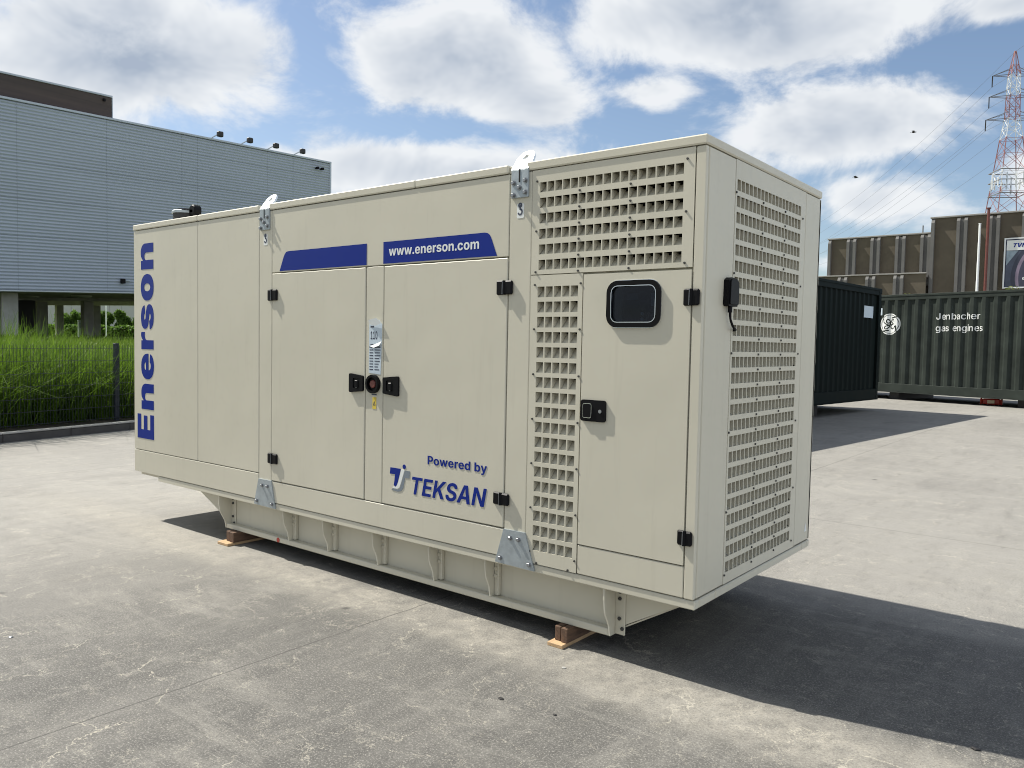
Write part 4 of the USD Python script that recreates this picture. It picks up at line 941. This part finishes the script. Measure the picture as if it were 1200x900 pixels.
# billboard on the works wall
yb = Y1 - 1.05
bb = thing("billboard", "billboard with white heading strip and dark picture on the brown works wall", "billboard", (-7.8, yb, 11))
X0, X1, Zb, Zt = -10.66, -2.2, 8.4, 13.72
obj("board", rbox(X0 + .1, X1 - .1, yb, yb + .12, Zb + .1, Zt - .1), paint("poster_navy", (.020, .026, .06), .4, vary=.5, scale=.5), bb)
for q in (rbox(X0, X0 + .14, yb - .06, yb + .14, Zb, Zt), rbox(X1 - .14, X1, yb - .06, yb + .14, Zb, Zt), rbox(X0 + .14, X1 - .14, yb - .06, yb + .14, Zt - .14, Zt), rbox(X0 + .14, X1 - .14, yb - .06, yb + .14, Zb, Zb + .14)):
    obj("frame", q, WHITEPOLE, bb)
obj("heading_strip", rbox(X0 + .24, X1 - .24, yb - .02, yb - .003, Zt - 1.32, Zt - .26), WHITEFILM, bb)
obj("lettering", front(fit_text("TVH", X0 + .75, X0 + 2.05, Zt - 1.0, .42, "Black", shear=.25), yb - .019, .012), BLUE, bb, label="navy slanted letters of the heading")
obj("lettering", front(fit_text("E", X0 + 2.15, X0 + 2.62, Zt - 1.0, .42, "Black", shear=.25), yb - .019, .012), RED, bb, label="red slanted letter of the heading")
clipb = sbox(X0 + .24, Zb + .2, X1 - .24, Zt - 1.36)
for k, (r, col) in enumerate(((5.6, (.055, .065, .10)), (4.9, (.03, .035, .06)), (4.5, (.20, .16, .22)), (4.2, (.045, .045, .075)), (3.6, (.11, .08, .10)), (2.6, (.035, .03, .045)))):
    obj("picture_arc", front(Point(X0 + 5.6, Zb + 1.1).buffer(r, quad_segs=24).intersection(clipb), yb - .001 - .003 * k, .003), paint(f"poster_tone_{'abcdef'[k]}", col, .4, vary=.35, scale=.8), bb)
obj("picture_arc", front(Polygon([(X0 + .24, Zt - 1.36), (X0 + 1.3, Zt - 1.36), (X0 + .24, Zt - 2.9)]).intersection(clipb), yb - .019, .003), paint("poster_pale", (.25, .32, .38), .4, vary=.3, scale=2), bb)
obj("lettering", front(fit_text("Don", X0 + 2.0, X0 + 3.3, Zb + 1.55, .40, "Bold"), yb - .025, .012), WHITEFILM, bb, label="white words low on the picture")
obj("lettering", front(fit_text("en w", X0 + 1.75, X0 + 3.3, Zb + .85, .40, "Bold"), yb - .025, .012), WHITEFILM, bb, label="white words low on the picture")
# two poles in front of the wall
T = thing("white_pole", "thin white pole standing before the brown works wall", "pole", (-12.95, 95.4, 0))
obj("shaft", cyl((-12.95, 95.4, 0), .16, 15.35, "z", 12, r2=.11), WHITEPOLE, T); obj("cap", cyl((-12.95, 95.4, 15.35), .13, .08, "z", 12), WHITEPOLE, T)
T = thing("red_pole", "rust red pole before the brown works wall, right of the white pole", "pole", (-12.2, 95.4, 0))
obj("shaft", cyl((-12.2, 95.4, 0), .14, 16.9, "z", 12), REDPOLE, T); obj("cap", cyl((-12.2, 95.4, 16.9), .23, .12, "z", 12), REDPOLE, T)

# ------------------------------------------------------------------ lattice pylon and its lines
def band_paint():
    n = {"g": ("geometry", {}), "s": ("separate_xyz", {}), "m": ("map_range", dict(from_min=0, from_max=70, to_min=0, to_max=1, clamp=True)),
         "c": ("rgb_ramp", {"ramp": [(0, (.27, .105, .095)), (.553, (.27, .105, .095)), (.554, (.66, .68, .68)), (.615, (.66, .68, .68)), (.616, (.27, .105, .095)), (.715, (.27, .105, .095)), (.716, (.66, .68, .68)), (.778, (.66, .68, .68)), (.779, (.27, .105, .095)), (.852, (.27, .105, .095)), (.853, (.66, .68, .68)), (.915, (.66, .68, .68)), (.916, (.27, .105, .095)), (1, (.27, .105, .095))], "interpolate": False}),
         "p": ("principled_bsdf", dict(roughness=.6))}
    return mat("pylon_bands", n, [("g.position", "s.vector"), ("s.z", "m.value"), ("m.result", "c.fac"), ("c.color", "p.base_color")], "p.BSDF")
BAND = band_paint()
PX, PY = -24.3, 209.3
ldir = np.array([-.494, .87]); adir = np.array([.87, .494])
pyl = thing("pylon", "tall red and white banded lattice pylon with cross arms behind the works building", "pylon", (PX, PY, 0))
prof_z = np.array([0, 33, 50, 54.7, 64.2, 69.6]); prof_w = np.array([6.2, 3.4, 1.72, 1.15, .95, .12])
pw = lambda z: np.interp(z, prof_z, prof_w)
def pc(z, i):
    sx, sy = ((-1, -1), (1, -1), (1, 1), (-1, 1))[i % 4]; w = pw(z)
    q = np.array([PX, PY]) + adir * sx * w + ldir * sy * w; return (q[0], q[1], z)
lev = [0, 8, 15, 21.5, 27.5, 33, 38, 42.5, 46.5, 50, 52.4, 54.7, 57.0, 59.4, 61.8, 64.2, 66.5]
for i in range(4):
    zs = [0, 33, 50, 54.7, 64.2, 69.6]
    obj("leg", cat([beam(pc(a, i), pc(b, i), .17 if a < 50 else .13) for a, b in zip(zs[:-1], zs[1:])]), BAND, pyl)
br = []
for a, b in zip(lev[:-1], lev[1:]):
    for i in range(4):
        br += [beam(pc(a, i), pc(b, i + 1), .075), beam(pc(a, i + 1), pc(b, i), .075), beam(pc(b, i), pc(b, i + 1), .075)]
obj("bracing", cat(br), BAND, pyl, kind="stuff")
ends = []
for z, Lr in ((65.2 - 1.0, 4.5), (59.7 - .2, 5.0), (54.4, 5.5)):
    for sg in (-1, 1):
        tip = np.array([PX, PY]) + adir * sg * Lr; t3 = np.array([tip[0], tip[1], z])
        ms = [beam(pc(z, i), t3, .12) for i in range(4) if ((-1, 1, 1, -1)[i] == sg)] + [beam(pc(z + 1.5, i), t3, .10) for i in range(4) if ((-1, 1, 1, -1)[i] == sg)]
        obj("cross_arm", cat(ms), FARRIB, pyl); e = t3 - [0, 0, 2.5]; obj("insulator", beam(t3, e, .2), SOOT, pyl); ends.append(e)
# aerial platform round the tower
for z in (37.5, 40.5, 42.8):
    ms = []
    q = [np.array([PX, PY]) + adir * sx * 3.1 + ldir * sy * 3.1 for sx, sy in ((-1, -1), (1, -1), (1, 1), (-1, 1))]
    ms += [beam((*q[i], z), (*q[(i + 1) % 4], z), .16) for i in range(4)]
    obj("platform", cat(ms), FARRIB, pyl)
for k in range(12):
    a = k * math.pi / 6; q = np.array([PX, PY]) + np.array([math.cos(a), math.sin(a)]) * 3.5
    obj("aerial_panel", cbox(q[0] - .15, q[0] + .15, q[1] - .15, q[1] + .15, 38.2 + (k % 3) * .5, 41.2 + (k % 2) * .9, .04), WHITEPOLE if k % 3 else SIGNGREY, pyl)
wn = ("upper left", "upper right", "middle left", "middle right", "lower left", "lower right")
starts = ends + [np.array([PX, PY, 69.5])]
for k, e in enumerate(starts):
    far = e + np.array([ldir[0], ldir[1], 0]) * 340; near = e - np.array([ldir[0], ldir[1], 0]) * 120
    t = np.linspace(0, 1, 25)[:, None]; p1 = e + (far - e) * t; p1[:, 2] -= 4 * 9.0 * (t * (1 - t))[:, 0]
    t2 = np.linspace(0, 1, 9)[:, None]; p2 = e + (near - e) * t2; p2[:, 2] -= 4 * 3.0 * (t2 * (1 - .5 * t2))[:, 0] * .5
    lab = (wn[k] + " power line strung from the pylon's arm across the sky") if k < 6 else "earth wire strung from the pylon's tip across the sky"
    obj("power_line", tube(np.vstack([p2[::-1][:-1], p1]), .034, 4), WIREMAT, label=lab, cat="power line", group="power lines from the pylon")
# birds
for k, (p, lab) in enumerate((((-12.896, 63.21, 18.06), "higher of two small dark birds flying left of the pylon"), ((-16.171, 60.385, 14.56), "lower of two small dark birds flying above the works building"))):
    T = thing("bird", lab, "bird", p); x, y, z = p
    prof = np.array([(0, -.17), (.03, -.13), (.05, -.04), (.048, .05), (.03, .12), (.028, .15), (0, .19)])
    m = trimesh.creation.revolve(prof, sections=10); m.apply_transform(trimesh.transformations.rotation_matrix(math.pi / 2, [0, 1, 0])); m.apply_translation(p); obj("body", m, BIRDMAT, T, smooth=True)
    for sg in (-1, 1):
        wv_ = np.array([(x + .07, y, z + .02), (x - .07, y, z + .02), (x - .05, y + sg * .16, z + .10), (x + .06, y + sg * .16, z + .10), (x - .09, y + sg * .33, z + .05)])
        m = trimesh.convex.convex_hull(np.vstack([wv_, wv_ - [0, 0, .012]])); obj("wing", m, BIRDMAT, T)
    m = trimesh.convex.convex_hull(np.array([(x - .15, y - .02, z), (x - .15, y + .02, z), (x - .27, y - .05, z), (x - .27, y + .05, z), (x - .2, y, z + .012)])); obj("tail", m, BIRDMAT, T)
